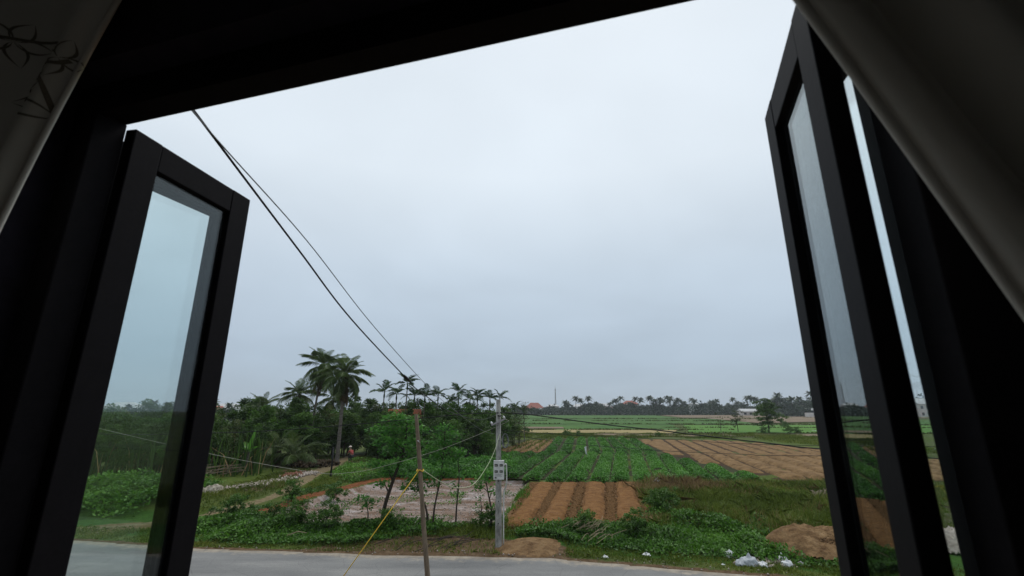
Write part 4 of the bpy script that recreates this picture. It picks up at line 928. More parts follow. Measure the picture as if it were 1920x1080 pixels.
# orange-roofed house in the grove
hz = empty('house', (-13.0, 57.2, .1), .12, 'small house in the grove with an orange tiled roof behind the wooden pole', 'house')
MB().box(-1.7, 1.7, -1.5, 1.5, 0, 4.2).build('wall', M['house_pink'], hz)
r = MB(); r.add([(-1.95, -1.9, 4.05), (1.95, -1.9, 4.05), (1.95, 1.9, 4.05), (-1.95, 1.9, 4.05), (-1.95, 0, 5.25), (1.95, 0, 5.25), (-1.95, -1.9, 3.95), (1.95, -1.9, 3.95), (1.95, 1.9, 3.95), (-1.95, 1.9, 3.95)],
                [(0, 1, 5, 4), (2, 3, 4, 5), (1, 2, 5), (3, 0, 4), (6, 7, 1, 0), (7, 8, 2, 1), (8, 9, 3, 2), (9, 6, 0, 3), (9, 8, 7, 6)])
rf = r.build('roof', M['roof_orange'], hz)
tile = MB()
tile.add([(-.13, 0, 0), (0, -.01, .06), (.13, 0, 0), (-.13, 2.25, 0), (0, 2.24, .06), (.13, 2.25, 0)], [(0, 1, 4, 3), (1, 2, 5, 4), (0, 2, 1), (3, 4, 5)])
tme = bpy.data.meshes.new('tile_course'); tme.from_pydata(tile.v, [], tile.f); tme.materials.append(M['roof_orange'])
for i in range(15):
    o = mobj('tile_course', tme, rf, (-1.82 + i * .26, -1.9, 4.06)); o.rotation_euler = (math.atan2(1.2, 1.9), 0, 0)
# tin lean-to seen through the grove
ln = empty('lean_to', (-5.6, 56.2, .0), .1, 'rusty lean-to shed half hidden in the grove right of the wooden pole', 'shed')
MB().box(-1.4, 1.4, -.9, .9, 0, 2.0).build('wall', rough_mat('old_board', (.10, .08, .06), (.2, .17, .13), 6), ln)
r = MB(); r.add([(-1.6, -1.2, 1.95), (1.6, -1.2, 1.95), (1.6, 1.2, 2.6), (-1.6, 1.2, 2.6), (-1.6, -1.2, 2.0), (1.6, -1.2, 2.0), (1.6, 1.2, 2.65), (-1.6, 1.2, 2.65)], [(3, 2, 1, 0), (4, 5, 6, 7), (0, 1, 5, 4), (1, 2, 6, 5), (2, 3, 7, 6), (3, 0, 4, 7)]); r.build('roof', rough_mat('rusty_tin', (.07, .055, .045), (.16, .13, .11), 4), ln)

# ------------------------------------------------------------------ poles and cables
cp = empty('utility_pole', (-.53, 19.92, 0), 0, 'tall grey concrete utility pole with a meter box at the roadside', 'utility pole')
mb = MB(); mb.tube([(0, 0, -.4), (0, 0, 0), (-.02, 0, 2.8), (-.05, 0, 5.66)], [.14, .135, .115, .092], 20); mb.build('shaft', M['concrete'], cp, smooth=True)
for z in (.9, 1.7, 2.45, 4.0, 4.9):
    mb = MB(); mb.tube([(-.01, -.2, z), (-.01, .1, z)], .018, 8); mb.build('step_hole', M['box_dark'], cp)
bx = MB().box(-.215, .215, -.36, -.17, 2.53, 3.25).build('meter_box', M['box'], cp, bevel=.012)
bx.location.x = .0
for i in range(2):
    for j in range(2):
        cx, z = -.105 + .2 * i, 2.84 + .235 * j
        w = MB().box(cx - .062, cx + .062, -.372, -.356, z - .045, z + .045).build('meter_window', M['box_dark'], bx)
        MB().box(cx - .04, cx + .02, -.376, -.371, z - .018, z + .012).build('dial', M['pale_cable'], bx)
for z, x0, x1 in ((2.74, -.16, .16), (2.705, -.16, .10), (2.665, -.16, .13)): MB().box(x0, x1, -.3635, -.3585, z - .006, z + .006).build('printed_line', M['grey_cable'], bx)
MB().box(-.16, -.09, -.3645, -.3585, 2.58, 2.63).build('lock', M['box_dark'], bx)
mb = MB(); mb.tube(catmull([(.21, -.22, 3.08), (.28, -.22, 3.10), (.305, -.2, 3.0), (.31, -.18, 2.4), (.27, -.1, 2.2), (.2, -.02, 1.9), (.19, 0, .05)], 5), .03, 8); mb.build('conduit', M['box'], cp, smooth=True)
for z in (2.62, 3.14):
    mb = MB(); mb.tube([(.17 * math.cos(a), .17 * math.sin(a), z) for a in np.linspace(0, 6.283, 17)], .012, 5); mb.build('strap', M['steel'], cp)
ca = MB().box(-.33, .33, -.03, .03, -.03, .03).build('cross_arm', M['mast'], cp, (-.03, -.15, 4.75), (0, -.42, .1))
for x in (-.28, .28):
    mb = MB(); mb.tube([(x, 0, .03), (x, 0, .06), (x, 0, .1), (x, 0, .14)], [.02, .045, .04, .02], 8); mb.build('insulator', M['house_white'], ca, smooth=True)
mb = MB()
for q in range(3):
    a0 = q * 1.3; mb.tube([(.23 + .12 * math.cos(a0 + t) + .02 * q, -.05, 4.0 + .28 * math.sin(a0 + t)) for t in np.linspace(0, 5.6, 14)], .012, 5)
mb.build('cable_coil', M['grey_cable'], cp)
mb = MB(); mb.tube([(-.06, -.12, 5.0), (.02, -.16, 4.98), (.1, -.1, 5.0)], .03, 6); mb.build('clamp', M['cable'], cp)

wp = empty('wooden_pole', (-1.85, 12.5, 0), 0, 'slim leaning wooden pole on the near side of the road', 'utility pole')
rr = random.Random(2)
pp = catmull([(0, 0, -.3), (-.2, 0, 1.3), (-.38, .02, 2.6), (-.53, .0, 3.9), (-.69, .02, 5.1)], 5)
mb = MB(); mb.tube(pp, [.067 - .018 * i / (len(pp) - 1) + rr.uniform(-.003, .004) for i in range(len(pp))], 10); mb.build('shaft', M['wood'], wp, smooth=True)
mb = MB(); mb.tube([(-.51 + .085 * math.cos(a), .085 * math.sin(a), 3.72 + .02 * math.sin(3 * a)) for a in np.linspace(0, 12.5, 30)], .012, 5); mb.build('binding', M['yellow'], wp)
mb = MB(); mb.tube([(-.60, -.06, 4.45), (-.56, -.1, 4.43), (-.54, -.07, 4.4)], .014, 5); mb.build('hook', M['steel'], wp)

def cable(pts, r, mat, label, k=10, cat='cable', n=6):
    mb = MB(); mb.tube(catmull(pts, k), r, n); o = mb.build('overhead_cable', M[mat], smooth=True); return tag(o, label, cat, 'overhead cables')
def house_line(x0, s, zs): return [(x0 + s * y, y, z) for y, z in zs]
c1 = cable(house_line(-1.332, .0443, [(1.0, 6.52), (1.56, 6.35), (2.46, 6.09), (3.31, 5.85), (4.89, 5.53), (5.58, 5.41), (8, 5.15), (12, 4.98), (16, 5.02), (19.8, 5.15)]), .0055, 'cable', 'thick black cable running from the house down to the concrete pole')
mb = MB(); mb.tube([(-1.332 + .0443 * y, y, z) for y, z in ((4.78, 5.556), (4.86, 5.536), (4.95, 5.523), (5.06, 5.50))], [.008, .017, .015, .008], 8); mb.build('splice', M['cable'], c1, smooth=True)
cable(house_line(-1.253, .0378, [(1.0, 6.4), (1.546, 6.27), (2.415, 6.13), (3.615, 5.86), (5.657, 5.5), (7.66, 5.23), (12.9, 4.67), (19.75, 4.24)]), .003, 'grey_cable', 'thin grey cable beside the thick black one, crossing the sky')
cable([(-.5, 19.8, 5.12), (.67, 19.64, 5.05), (3.6, 18.88, 4.68), (5.74, 18.33, 4.46), (6.85, 18.04, 4.33), (9.29, 17.41, 4.06), (11.36, 16.87, 3.87), (18, 15, 3.6), (30, 12, 4.4)], .024, 'cable', 'thick black line from the concrete pole across the fields to the right')
cable([(-.45, 19.8, 4.42), (.59, 19.66, 4.35), (2.5, 19.17, 4.25), (4.51, 18.64, 4.18), (6.46, 18.14, 4.13), (11.38, 16.86, 4.01), (30, 12, 4.3)], .009, 'cable', 'upper of two thin lines to the right of the concrete pole')
cable([(-.45, 19.8, 4.3), (1.72, 19.37, 3.99), (2.92, 19.06, 3.89), (5.12, 18.49, 3.76), (6.37, 18.16, 3.71), (8.56, 17.59, 3.66), (11.2, 16.91, 3.67), (30, 12, 4.1)], .009, 'cable', 'lower of two thin lines to the right of the concrete pole')
cable([(-.56, 19.8, 5.12), (-2.09, 20.09, 5.05), (-5.05, 20.39, 4.78), (-8.37, 20.72, 4.5), (-11.12, 21.0, 4.33), (-13.41, 21.23, 4.24), (-20, 22, 4.2), (-34, 24, 5)], .018, 'cable', 'dark line running left from the concrete pole before the grove')
cable([(-.25, 19.76, 4.85), (-.35, 19.8, 4.68), (-2.83, 20.12, 3.69), (-5.36, 20.32, 2.96), (-6.82, 20.44, 2.69), (-8.47, 20.57, 2.70), (-13.23, 20.96, 3.41), (-20, 22, 4.6)], .008, 'pale_cable', 'pale cable sagging left from the concrete pole behind the wooden one')
cable([(-2.39, 12.6, 3.76), (-1.98, 14.33, 3.14), (-1.67, 15.42, 2.86), (-1.29, 16.76, 2.79), (-.9, 18.16, 3.25), (-.65, 19.02, 3.77), (-.52, 19.75, 4.25)], .011, 'green_cable', 'slack greenish cable hanging between the wooden and concrete poles')
cable([(-.56, 19.8, 4.6), (-5.05, 20.35, 4.2), (-11.12, 21.0, 3.6), (-13.41, 21.23, 3.5), (-34, 24, 4.4)], .006, 'cable', 'hair-thin dark line running left below the dark line')
mb = MB(); mb.tube([(-2.37, 12.45, 3.74), (-5.13, 12.75, -.1)], .011, 8); g = mb.build('guy_wire', M['yellow'], smooth=True); tag(g, 'yellow sleeved guy wire stretched from the wooden pole to the ground', 'guy wire')
pst = empty('dark_post', (-13.6, 36.6, gz(-13.6, 36.6)), 0, 'thin black post on the grassy bank by the path', 'post')
mb = MB(); mb.tube([(0, 0, -.3), (.02, 0, 1.0), (0, 0, 2.0)], [.075, .065, .06], 8); mb.build('shaft', M['cable'], pst, smooth=True)
mb = MB(); mb.tube([(-.0, 0, 1.98), (0, 0, 2.06)], [.08, .03], 8); mb.build('cap', M['cable'], pst)

# ------------------------------------------------------------------ heaps, rubbish, stones
def mound(name, cx, cy2, rx, ry, h, mat, label, n=44, seed=0, rough=.14, cat='earth mound', rz=0):
    u = np.linspace(-1.05, 1.05, n); U, W = np.meshgrid(u, u); U, W = U.ravel(), W.ravel(); R = np.hypot(U, W)
    c, s = math.cos(rz), math.sin(rz); X = cx + (U * rx) * c - (W * ry) * s; Y = cy2 + (U * rx) * s + (W * ry) * c
    R2 = R * (1 + .3 * (vnoise(X + seed, Y, .9) - .5))
    prof = np.clip(1 - R2 ** 2, 0, 1) ** .8
    Z = ground_z(X, Y) - .06 + prof * h * (.65 + .7 * vnoise(X + seed, Y, .7)) + prof ** .5 * rough * (vnoise(X, Y + seed, .22) - .3) + prof ** .5 * rough * .5 * (vnoise(X, Y, .09) - .5)
    i = np.arange(n * n).reshape(n, n); F = np.stack([i[:-1, :-1].ravel(), i[:-1, 1:].ravel(), i[1:, 1:].ravel(), i[1:, :-1].ravel()], 1)
    cxy = R[F].mean(1) < 1.05
    return tag(mobj(name, np_mesh(name, np.stack([X, Y, Z], 1), F[cxy], mat, smooth=True)), label, cat)
mo = mound('earth_mound', 12.3, 19.7, 2.8, 1.8, .72, M['mound'], 'brown mound of dug earth beside the rubbish at the roadside', 80, 3, .16, rz=-.25)
n = 1800; a = RNG.uniform(0, 6.28, n); q = RNG.random(n) ** .5 * 1.0; X = 12.3 + 2.6 * q * np.cos(a); Y = 19.7 + 1.7 * q * np.sin(a)
clods('soil_clods', np.stack([X, Y, np.clip(.58 * (1 - q * q), .03, 1) + .02], 1), .075, M['mound'], mo)
mound('earth_mound', .75, 20.0, 1.4, 1.35, .22, M['mound'], 'low spread of brown earth at the foot of the concrete pole', 50, 8, .08)
rh = mound('rubble_heap', 17.6, 19.9, 1.6, 1.2, .6, M['rubble'], 'heap of pale broken rubble seen through the narrow right-hand pane', 30, 5, .2, 'rubble')
n = 700; a = RNG.uniform(0, 6.28, n); q = RNG.random(n) ** .5; clods('stones', np.stack([17.6 + 1.6 * q * np.cos(a), 19.9 + 1.2 * q * np.sin(a), .5 * (1 - q * q) + .05], 1), .13, M['rubble'], rh)
rh = mound('rubble_heap', -17.9, 29.4, .75, .55, .5, M['heap'], 'pale tarpaulin-covered heap beside the path, next to the left sash', 40, 2, .22, 'heap')
n = 900; t = RNG.random(n); X = np.interp(t, [0, .4, 1], [-17.6, -16.6, -15.4]) + RNG.normal(0, .35, n); Y = np.interp(t, [0, .4, 1], [29.8, 32.3, 37.5]) + RNG.normal(0, .2, n)
o = clods('path_rubble', np.stack([X, Y, ground_z(X, Y) + .03], 1), .10, M['rubble']); tag(o, 'pale rubble strewn along the edge of the earth path', 'rubble')
n = 200; X = RNG.normal(-16.2, .3, n); Y = RNG.normal(36, .5, n); o = clods('brick_rubble', np.stack([X, Y, ground_z(X, Y) + .06 + .1 * RNG.random(n)], 1), .09, M['brick_bits']); tag(o, 'scatter of broken red brick beside the path', 'rubble')
n = 500; X = RNG.normal(-17.6, .8, n); Y = RNG.normal(42.5, .8, n); o = clods('leaf_litter', np.stack([X, Y, ground_z(X, Y) + .05 + .35 * RNG.random(n)], 1), .16, M['palm_dead']); tag(o, 'reddish heap of dead leaves left of the palm trunk', 'leaf heap')
x_, y_ = RNG.uniform(-13, .6, 2600), RNG.uniform(24, 38.4, 2600); k = sd_poly(x_, y_, PLOT) > .2; x_, y_ = x_[k], y_[k]
o = clods('plot_stones', np.stack([x_, y_, ground_z(x_, y_) + .01], 1), .05, M['rubble']); tag(o, 'small pale stones strewn over the soil plot', 'stones')

def bag(x, y, s, mat, label, seed, squash=.7, name='rubbish_bag', group='rubbish dumped on the verge', zoff=0.0):
    """crumpled, knotted bag"""
    n, m = 22, 14; V = []; F = []
    for j in range(m + 1):
        ph = math.pi * j / m
        for i in range(n):
            th = 2 * math.pi * i / n; d = Vector((math.sin(ph) * math.cos(th), math.sin(ph) * math.sin(th), math.cos(ph)))
            r = 1 + .30 * mnoise.noise(d * 1.6 + Vector((seed, 0, 0))) + .22 * mnoise.noise(d * 4 + Vector((0, seed, 0))) + .12 * mnoise.noise(d * 9 + Vector((0, 0, seed)))
            p = d * r * s; p.z = p.z * squash
            if ph < .45: p.z += s * .35 * (1 - ph / .45); p.x *= .6; p.y *= .6
            V.append((p.x, p.y, max(p.z, -.3 * s) + .3 * s - .03))
    for j in range(m):
        for i in range(n): F.append((j * n + i, (j + 1) * n + i, (j + 1) * n + (i + 1) % n, j * n + (i + 1) % n))
    mb = MB(); mb.add(V, F); o = mb.build(name, M[mat], None, (x, y, gz(x, y) + zoff), (0, 0, seed), smooth=True)
    return tag(o, label, 'rubbish', group)
bag(8.25, 17.75, 0.255, 'bag_grey', 'largest crumpled grey-white bag at the front of the rubbish', 1.1, .85)
bag(8.62, 17.55, 0.187, 'bag', 'crumpled white bag touching the largest one, nearest the road', 2.3, .6)
bag(9.6, 18.15, 0.204, 'bag', 'squarish white bag nearest the earth mound', 3.7, .8)
bag(9.5, 17.65, 0.196, 'bag', 'rounded white bag in front of the squarish one', 4.2, .75)
bag(8.0, 18.7, 0.187, 'bag', 'white bag with a raised corner behind the rubbish', 5.5, .9)
bag(9.0, 18.95, 0.136, 'bag', 'small white bag in the weeds behind the rubbish', 6.1, .8)
bag(10.1, 17.85, 0.128, 'bag', 'small white bag at the right end of the rubbish', 7.9, .5)
bag(7.95, 17.75, .2, 'bag_grey', 'bluish grey bag at the left of the largest one', 8.8, .7)
bag(5.0, 18.9, .16, 'bag', 'white scrap of plastic alone on the verge left of the rubbish', 9.4, .35, 'plastic_scrap')
bag(7.35, 17.8, .07, 'bag', 'tiny white scrap just left of the rubbish', 10.2, .6, 'plastic_scrap')
bag(3.4, 18.65, .13, 'bag', 'beige scrap lying on the road edge', 11.3, .3, 'plastic_scrap')
bag(10.45, 35.2, .34, 'bag', 'white plastic caught at the near end of the crop rows', 12.6, 1.0, 'plastic_scrap')
bag(9.75, 35.0, .18, 'bag', 'smaller white plastic left of the one by the crop rows', 13.6, .8, 'plastic_scrap')
n = 160; X = RNG.normal(8.95, .45, n); Y = RNG.normal(17.9, .22, n); o = clods('litter', np.stack([X, Y, ground_z(X, Y) + .04], 1), .06, M['rubble']); tag(o, 'small mixed litter between the rubbish bags', 'litter')
n = 140; X = RNG.uniform(-14, 14, n); Y = road_y(X) + RNG.normal(.25, .25, n); o = clods('roadside_grit', np.stack([X, Y, ground_z(X, Y) + .01], 1), .035, M['rubble']); tag(o, 'pebbles and grit along the road edge', 'grit')
# white egret-like upright strip standing in the crop rows
eg = empty('white_flag', (7.75, 50.5, .3), 0, 'white strip of cloth on a stick among the crop rows', 'flag')
mb = MB(); mb.tube([(0, 0, -.3), (.1, 0, 1.3)], .018, 6); mb.build('stick', M['wood'], eg)
mb = MB(); mb.add([(.08 + .03 * math.sin(j * 1.3), sgn * .02 + .03 * math.sin(j), 1.28 - .13 * j) if k == 0 else (-.14 + .02 * j + .2 * (j > 5), sgn * .02 + .05 * math.cos(j), 1.2 - .135 * j) for j in range(7) for k in (0, 1) for sgn in (-1, 1)],
                 [f for j in range(6) for f in ((4 * j, 4 * j + 2, 4 * j + 6, 4 * j + 4), (4 * j + 1, 4 * j + 5, 4 * j + 7, 4 * j + 3), (4 * j, 4 * j + 4, 4 * j + 5, 4 * j + 1), (4 * j + 2, 4 * j + 3, 4 * j + 7, 4 * j + 6))] + [(0, 1, 3, 2), (24, 26, 27, 25)])
mb.build('cloth', M['bag'], eg)
for i, (x, y) in enumerate([(73, 113), (77, 112.5), (85, 112.5)]):
    p = empty('plastic_sheet', (x, y, .45), 0, ['leftmost', 'middle', 'rightmost'][i] + ' of three white plastic strips in the far green field', 'plastic sheet', 'white strips in the far field')
    MB().box(-1.6, 1.6, -.3, .3, 0, .05).build('sheet', M['bag'], p, None, (0, .15, -.5))
    mb = MB(); mb.tube([(-1.2, 0, -.5), (-1.2, 0, .2)], .03, 5); mb.tube([(1.2, 0, -.5), (1.2, 0, 0)], .03, 5); mb.build('stakes', M['wood'], p)

# cut stalks
def stick_pile(name, cx, cy2, n, L, spread, mat, label, seed, r=.014, z=.3):
    rnd = random.Random(seed); e = empty(name, (cx, cy2, gz(cx, cy2)), 0, label, 'stalks')
    for i in range(n):
        a = rnd.gauss(.55, .45); x, y = rnd.gauss(0, spread), rnd.gauss(0, spread * .5); l = L * rnd.uniform(.6, 1.2); zz = z * rnd.uniform(.4, 1.1)
        mb = MB(); mb.tube([(x - l / 2 * math.cos(a), y - l / 2 * math.sin(a), zz - .1), (x + .03, y, zz + .05), (x + l / 2 * math.cos(a), y + l / 2 * math.sin(a), zz + rnd.uniform(-.05, .2))], [r, r, r * .6], 5); mb.build('stalk', M[mat], e)
    return e
M['straw'] = rough_mat('straw_stalk', (.16, .125, .075), (.30, .24, .155), 6, .9, 0)
stick_pile('stalk_pile', 3.35, 21.5, 30, .6, .28, 'straw', 'pile of cut pale stalks lying in the weeds before the beds', 5, .013, .5)
stick_pile('stalk_pile', 3.6, 20.2, 9, .7, .4, 'straw', 'few loose stalks in the weeds nearer the road', 6, .012, .4)
stick_pile('stalk_pile', 16.3, 23.4, 40, .8, .4, 'straw', 'bundle of pale stalks beside the right-hand sash', 7, .018, .4)
stick_pile('stalk_pile', 19.5, 30, 40, .9, .7, 'wood', 'dark brush pile in the grass near the ploughed plot', 8, .02, .4)
stick_pile('branch_pile', -2.9, 20.3, 14, 1.7, .9, 'bark', 'dead branches lying on the bare verge between the poles', 9, .016, .12)
stick_pile('branch_pile', -21.5, 35.2, 16, 1.8, 1.0, 'wood', 'dead pale branches leaning at the foot of the thicket', 10, .025, .7)
stick_pile('fallen_stick', -9.0, 21.0, 1, .9, .05, 'straw', 'single pale stick lying on the verge weeds', 11, .02, .35)

# ------------------------------------------------------------------ person crouching by the palm
pr = empty('person', (-15.0, 45.3, gz(-15.0, 45.3)), 2.6, 'person in a red top and pale hat stooping beside the palm trunk', 'person')
def skin(name, verts, edges, radii, mat, parent, root=0):
    me = bpy.data.meshes.new(name); me.from_pydata(verts, edges, []); me.materials.append(mat); o = mobj(name, me, parent)
    o.modifiers.new('skin', 'SKIN'); sv = me.skin_vertices[0].data
    for i, r in enumerate(radii): sv[i].radius = (r, r); sv[i].use_root = (i == root)
    s = o.modifiers.new('sub', 'SUBSURF'); s.levels = 1; s.render_levels = 1; return o
Vp = [(0, 0, .62), (.06, 0, .82), (.16, 0, 1.02), (.24, 0, 1.14), (.29, 0, 1.24), (.33, 0, 1.36),
      (.02, .1, .58), (.3, .13, .42), (.12, .12, .06), (.26, .13, .03), (.02, -.1, .58), (.3, -.13, .42), (.12, -.12, .06), (.26, -.13, .03),
      (.18, .18, 1.04), (.34, .22, .82), (.5, .14, .66), (.18, -.18, 1.04), (.34, -.22, .82), (.5, -.14, .66)]
Ep = [(0, 1), (1, 2), (2, 3), (3, 4), (4, 5), (0, 6), (6, 7), (7, 8), (8, 9), (0, 10), (10, 11), (11, 12), (12, 13), (2, 14), (14, 15), (15, 16), (2, 17), (17, 18), (18, 19)]
skin('body', Vp, Ep, [.13, .12, .13, .06, .085, .09, .09, .075, .05, .04, .09, .075, .05, .04, .06, .045, .035, .06, .045, .035], M['skin'], pr)
skin('shirt', [(.02, 0, .66), (.06, 0, .82), (.16, 0, 1.02), (.21, 0, 1.1), (.18, .18, 1.04), (.3, .215, .88), (.18, -.18, 1.04), (.3, -.215, .88)], [(0, 1), (1, 2), (2, 3), (2, 4), (4, 5), (2, 6), (6, 7)], [.16, .15, .16, .08, .08, .065, .08, .065], M['shirt'], pr)
skin('trousers', [(0, 0, .64), (.02, .1, .58), (.3, .13, .42), (.14, .12, .12), (.02, -.1, .58), (.3, -.13, .42), (.14, -.12, .12)], [(0, 1), (1, 2), (2, 3), (0, 4), (4, 5), (5, 6)], [.15, .115, .095, .075, .115, .095, .075], M['trousers'], pr)
mb = MB(); mb.tube([(.33, 0, 1.37), (.335, 0, 1.40), (.34, 0, 1.46), (.345, 0, 1.5)], [.2, .13, .1, .03], 14); mb.build('hat', M['hat'], pr, smooth=True)

# ------------------------------------------------------------------ the house we look out of
S = Vector((.963, -.269, 0)).normalized(); N = Vector((.269, .963, 0)).normalized()
ROT = math.atan2(S.y, S.x)
def hroot(name, *a, **k): return empty(name, (0, 0, 0), ROT, *a, **k)
# everything below is in window coordinates: x along the wall, y outwards, z up
OZ0, OZ1 = CAMZ - .86, CAMZ + .885          # opening
FLOOR, CEIL = CAMZ - 1.6, CAMZ + 1.55
OX0, OX1 = -1.48, .49
def hbox(name, b, mat, parent=None, **k):
    o = MB().box(*b).build(name, mat, parent, **k)
    if parent is None: o.rotation_euler = (0, 0, ROT)
    return o
wf = MB(); Y0, Y1 = .665, .80
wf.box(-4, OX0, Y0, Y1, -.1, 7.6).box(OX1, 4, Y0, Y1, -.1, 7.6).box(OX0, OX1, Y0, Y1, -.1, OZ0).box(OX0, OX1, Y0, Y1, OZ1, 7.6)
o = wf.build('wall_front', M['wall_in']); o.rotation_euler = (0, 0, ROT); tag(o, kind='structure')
for nm, b, m in (('wall_back', (-4, 4, -3.6, -3.45, FLOOR - .2, 7.6), 'wall_dark'), ('wall_left', (-3.0, -2.85, -3.45, .664, FLOOR, CEIL), 'wall_white'), ('wall_right', (2.2, 2.35, -3.45, .664, FLOOR, CEIL), 'wall_dark'),
                 ('ceiling', (-4, 4, -3.45, .664, CEIL, CEIL + .15), 'wall_dark'), ('floor', (-4, 4, -3.45, .664, FLOOR - .15, FLOOR), 'floor')):
    tag(hbox(nm, b, M[m]), kind='structure')
fr = hroot('window_frame', 'dark painted frame round the open window', 'window frame')
FX0, FX1, FZ0, FZ1 = -1.393, .408, CAMZ - .78, CAMZ + .805
hbox('head', (OX0, OX1, .735, .815, FZ1, OZ1 + .002), M['frame'], fr, bevel=.004)
hbox('sill', (OX0, OX1, .735, .83, OZ0, FZ0), M['frame'], fr, bevel=.004)
hbox('jamb', (OX0, FX0, .735, .815, FZ0, FZ1), M['frame'], fr, bevel=.004)
hbox('jamb', (FX1, OX1, .735, .815, FZ0, FZ1), M['frame'], fr, bevel=.004)
hbox('head_stop', (FX0, FX1, .735, .76, FZ1 - .012, FZ1), M['frame'], fr)
mb = MB(); mb.tube([(-1.19, .73, CAMZ + .98), (-1.19, .70, CAMZ + .985), (-1.175, .685, CAMZ + .985), (-1.16, .68, CAMZ + .98)], .006, 6); o = mb.build('wall_hook', M['steel'], None, smooth=True); o.rotation_euler = (0, 0, ROT); tag(o, 'small metal hook on the dark wall above the window', 'hook')
def leaf(name, p0, p1, side, label, z0=CAMZ - .755, z1=CAMZ + .793, th=.036, st=.088, handle=False):
    """sash from p0 (room end) to p1 (outer end); its visible face on the line, thickness towards +-x"""
    e = hroot(name, label, 'window sash', 'folding sashes of the open window')
    a = Vector((p0[0], p0[1], 0)); d = Vector((p1[0] - p0[0], p1[1] - p0[1], 0)); W = d.length; ang = math.atan2(d.y, d.x)
    Mx = Matrix.Translation(a) @ Matrix.Rotation(ang, 4, 'Z')
    sg = -side      # local +y is left of travel
    def part(nm, x0, x1, t0, t1, za, zb, mat, par=e, bev=.003):
        ya, yb = sorted((sg * t0, sg * t1)); o = MB().box(x0, x1, ya, yb, za, zb).build(nm, M[mat], par, bevel=bev); o.matrix_local = Mx if par is e else Matrix.Identity(4); return o
    part('stile', 0, st, 0, th, z0, z1, 'frame'); part('stile', W - st, W, 0, th, z0, z1, 'frame')
    part('rail', st, W - st, .001, th - .001, z1 - st, z1 - .0005, 'frame'); part('rail', st, W - st, .001, th - .001, z0 + .0005, z0 + st * 1.1, 'frame')
    part('glass_pane', st - .006, W - st + .006, th * .5 - .002, th * .5 + .002, z0 + st, z1 - st + .006, 'glass', bev=0)
    for nm, b in (('glazing_bead', (st, st + .012, th * .5 + .003, th - .004, z0 + st * 1.1, z1 - st)), ('glazing_bead', (W - st - .012, W - st, th * .5 + .003, th - .004, z0 + st * 1.1, z1 - st)), ('glazing_bead', (st + .012, W - st - .012, th * .5 + .003, th - .004, z1 - st - .012, z1 - st))):
        part(nm, *b, 'frame', bev=.001)
    for z in (z1 - .2, (z0 + z1) / 2, z0 + .2):
        mb = MB(); mb.tube([(W + .006, sg * th, z - .04), (W + .006, sg * th, z + .04)], .006, 8); o = mb.build('hinge', M['frame'], e, smooth=True); o.matrix_local = Mx
    return e
leaf('window_sash', (-1.365, .822), (-1.419, 1.29), -1, 'dark framed sash with a greenish pane, folded open at the left')
leaf('window_sash', (-1.468, .835), (-1.462, 1.295), -1, 'rear sash folded behind the left one, seen through its pane')
leaf('window_sash', (.349, .822), (.385, 1.262), 1, 'dark framed sash with a greyish pane, folded open at the right')
leaf('window_sash', (.447, .832), (.428, 1.27), 1, 'rear sash folded behind the right one, showing only a sliver of pane')

# curtains, drawn aside
def curtain(edge, outer, zt, zb, y0, amp, folds, phase, label, rnd_seed, hem=.02):
    nu, nv = 150, 60; V = []
    for j in range(nv + 1):
        z = zt + (zb - zt) * j / nv; xe = edge(z - CAMZ); xo = outer(z - CAMZ)
        for i in range(nu + 1):
            u = i / nu; x = xe + (xo - xe) * u
            w = folds * 2 * math.pi * (u + .05 * math.sin(5 * u + rnd_seed)) + phase + .25 * math.sin(2.2 * (z - CAMZ) + 3 * u)
            y = y0 + amp * (math.sin(w) + .28 * math.sin(2.1 * w + rnd_seed)) * (.6 + .4 * min(1, (zt - z) / .4)) + .012 * math.sin(9 * u + 2 * z)
            V.append((x + .35 * amp * math.cos(w), y, z))
    i = np.arange((nv + 1) * (nu + 1)).reshape(nv + 1, nu + 1)
    F = np.stack([i[:-1, :-1].ravel(), i[:-1, 1:].ravel(), i[1:, 1:].ravel(), i[1:, :-1].ravel()], 1)
    o = mobj('curtain', np_mesh('curtain', V, F, M['curtain'], smooth=True), None, None, (0, 0, ROT))
    s = o.modifiers.new('solid', 'SOLIDIFY'); s.thickness = .003
    tag(o, label, 'curtain', 'curtains'); return o, V, nu
def eL(z): return -1.165 - .284 * (1.011 - z) if z > -.45 else -1.58 - .08 * (-.45 - z)
def eR(z): return .226 + .337 * (.578 - z) if z > -.45 else .594 + .08 * (-.45 - z)
cl, VL, nuL = curtain(eL, lambda z: -2.5, CAMZ + 1.38, FLOOR + .05, .615, .038, 4.3, 1.9, 'cream curtain with embroidered flowers drawn to the left', 1.3)
hm = MB()
for side in (0,):
    pts = [Vector(VL[j * (nuL + 1)]) + Vector((0, -.004, 0)) for j in range(0, 61, 2)]
    hm.tube(pts, .007, 6)
hm.build('hem', M['curtain'], cl, smooth=True)
cr, VR, nuR = curtain(eR, lambda z: 1.55, CAMZ + 1.38, FLOOR + .05, .590, .030, 11.5, .2, 'plain side of the cream curtain hanging in soft folds at the right', 2.1)
hm = MB(); hm.tube([Vector(VR[j * (nuR + 1)]) + Vector((0, -.004, 0)) for j in range(0, 61, 2)], .007, 6); hm.build('hem', M['curtain'], cr, smooth=True)
rod = hroot('curtain_rod', 'metal curtain rod above the window', 'curtain rod')
mb = MB(); mb.tube([(-2.75, .6, CAMZ + 1.41), (1.75, .6, CAMZ + 1.41)], .014, 12); mb.build('bar', M['steel'], rod, smooth=True)
for x in (-2.6, -.5, 1.6): hbox('bracket', (x - .015, x + .015, .6, .664, CAMZ + 1.40, CAMZ + 1.42), M['steel'], rod)
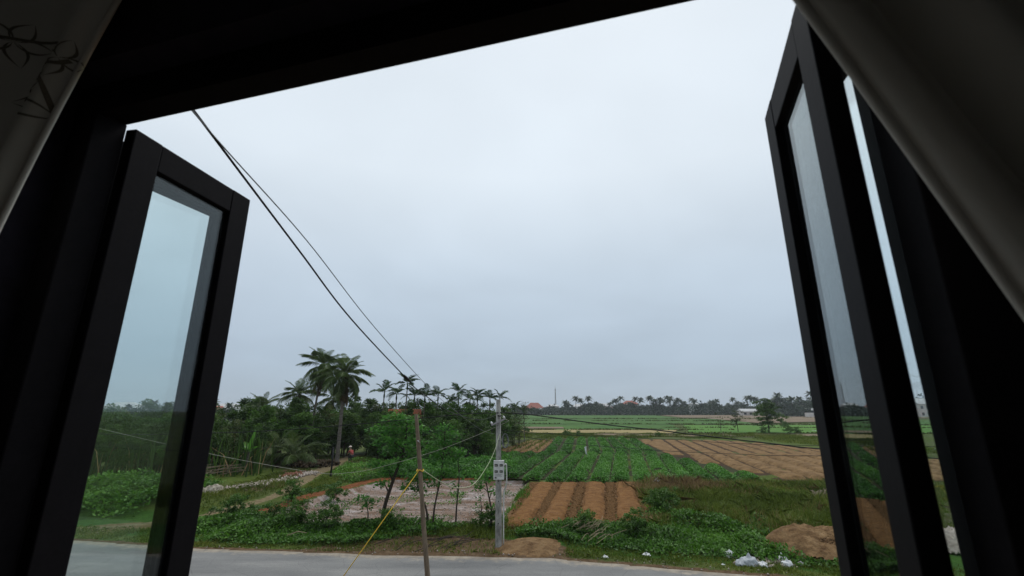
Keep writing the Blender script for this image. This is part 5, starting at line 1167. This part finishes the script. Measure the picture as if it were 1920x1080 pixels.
# embroidery: flat thread shapes lying on the cloth
from mathutils.bvhtree import BVHTree
ndv = len(VL); _f = [tuple(p.vertices) for p in cl.data.polygons]; bvh = BVHTree.FromPolygons([Vector(v) for v in VL], _f)
def on_cloth(x, z):
    h = bvh.ray_cast(Vector((x, -.5, z)), Vector((0, 1, 0))); return Vector((x, (h[0].y if h[0] else .6) - .0025, z))
em = MB()
def petal(cx, cz, ang, L, w, fill=True):
    n = 10; V = []; F = []
    for i in range(n + 1):
        t = i / n; ww = w * math.sin(math.pi * t ** .8); c = (cx + math.cos(ang) * L * t, cz + math.sin(ang) * L * t); p = (-math.sin(ang), math.cos(ang))
        for k in (-1, -.72, 0, .72, 1): V.append(on_cloth(c[0] + p[0] * ww * k, c[1] + p[1] * ww * k))
    for i in range(n):
        for k in ((0, 1, 2, 3) if fill else (0, 3)): F.append((5 * i + k, 5 * i + k + 1, 5 * i + 6 + k, 5 * i + 5 + k))
    em.add(V, F)
def stem(pts, w=.004):
    P = catmull([(x, 0, z) for x, z in pts], 6); V = []; F = []
    for i, p in enumerate(P):
        d = (P[min(i + 1, len(P) - 1)] - P[max(0, i - 1)]).normalized(); q = (-d.z * w, d.x * w)
        V += [on_cloth(p.x + q[0], p.z + q[1]), on_cloth(p.x - q[0], p.z - q[1])]
    for i in range(len(P) - 1): F.append((2 * i, 2 * i + 1, 2 * i + 3, 2 * i + 2))
    em.add(V, F)
ZC = CAMZ
stem([(-1.390, ZC + 1.02), (-1.360, ZC + .90), (-1.330, ZC + .80), (-1.290, ZC + .74), (-1.275, ZC + .66)])
stem([(-1.330, ZC + .80), (-1.275, ZC + .785), (-1.250, ZC + .80)])
stem([(-1.590, ZC + .95), (-1.490, ZC + .97), (-1.390, ZC + .99)])
for cx, cz, k, L in ((-1.360, ZC + .82, 5, .07), (-1.265, ZC + .80, 4, .055), (-1.390, ZC + 1.0, 5, .06), (-1.550, ZC + .95, 5, .07)):
    for i in range(k): petal(cx, cz, i * 6.28 / k + cx * 9, L, L * .28, False)
for cx, cz, a, L in ((-1.275, ZC + .66, 2.9, .09), (-1.290, ZC + .74, 3.6, .07), (-1.360, ZC + .90, 2.6, .08), (-1.350, ZC + .86, .4, .07), (-1.590, ZC + .95, 3.4, .09), (-1.450, ZC + .8, 3.3, .1)): petal(cx, cz, a, L, L * .24, False)
em.build('embroidered_flowers', M['embroidery'], cl)

# ------------------------------------------------------------------ the air over the plain
hzb = MB().box(-2500, 2500, -400, 2500, -1.3, 62)
t = NT('haze_air'); t.n.remove(t.b)
pv = t.node('ShaderNodeVolumePrincipled'); pv.inputs['Color'].default_value = (.86, .91, .97, 1); pv.inputs['Density'].default_value = .00022; pv.inputs['Anisotropy'].default_value = .2
t.l.new(pv.outputs[0], t.out.inputs['Volume'])
o = hzb.build('haze', t.m); tag(o, 'thin grey-blue haze over the far plain', 'haze', kind='stuff')
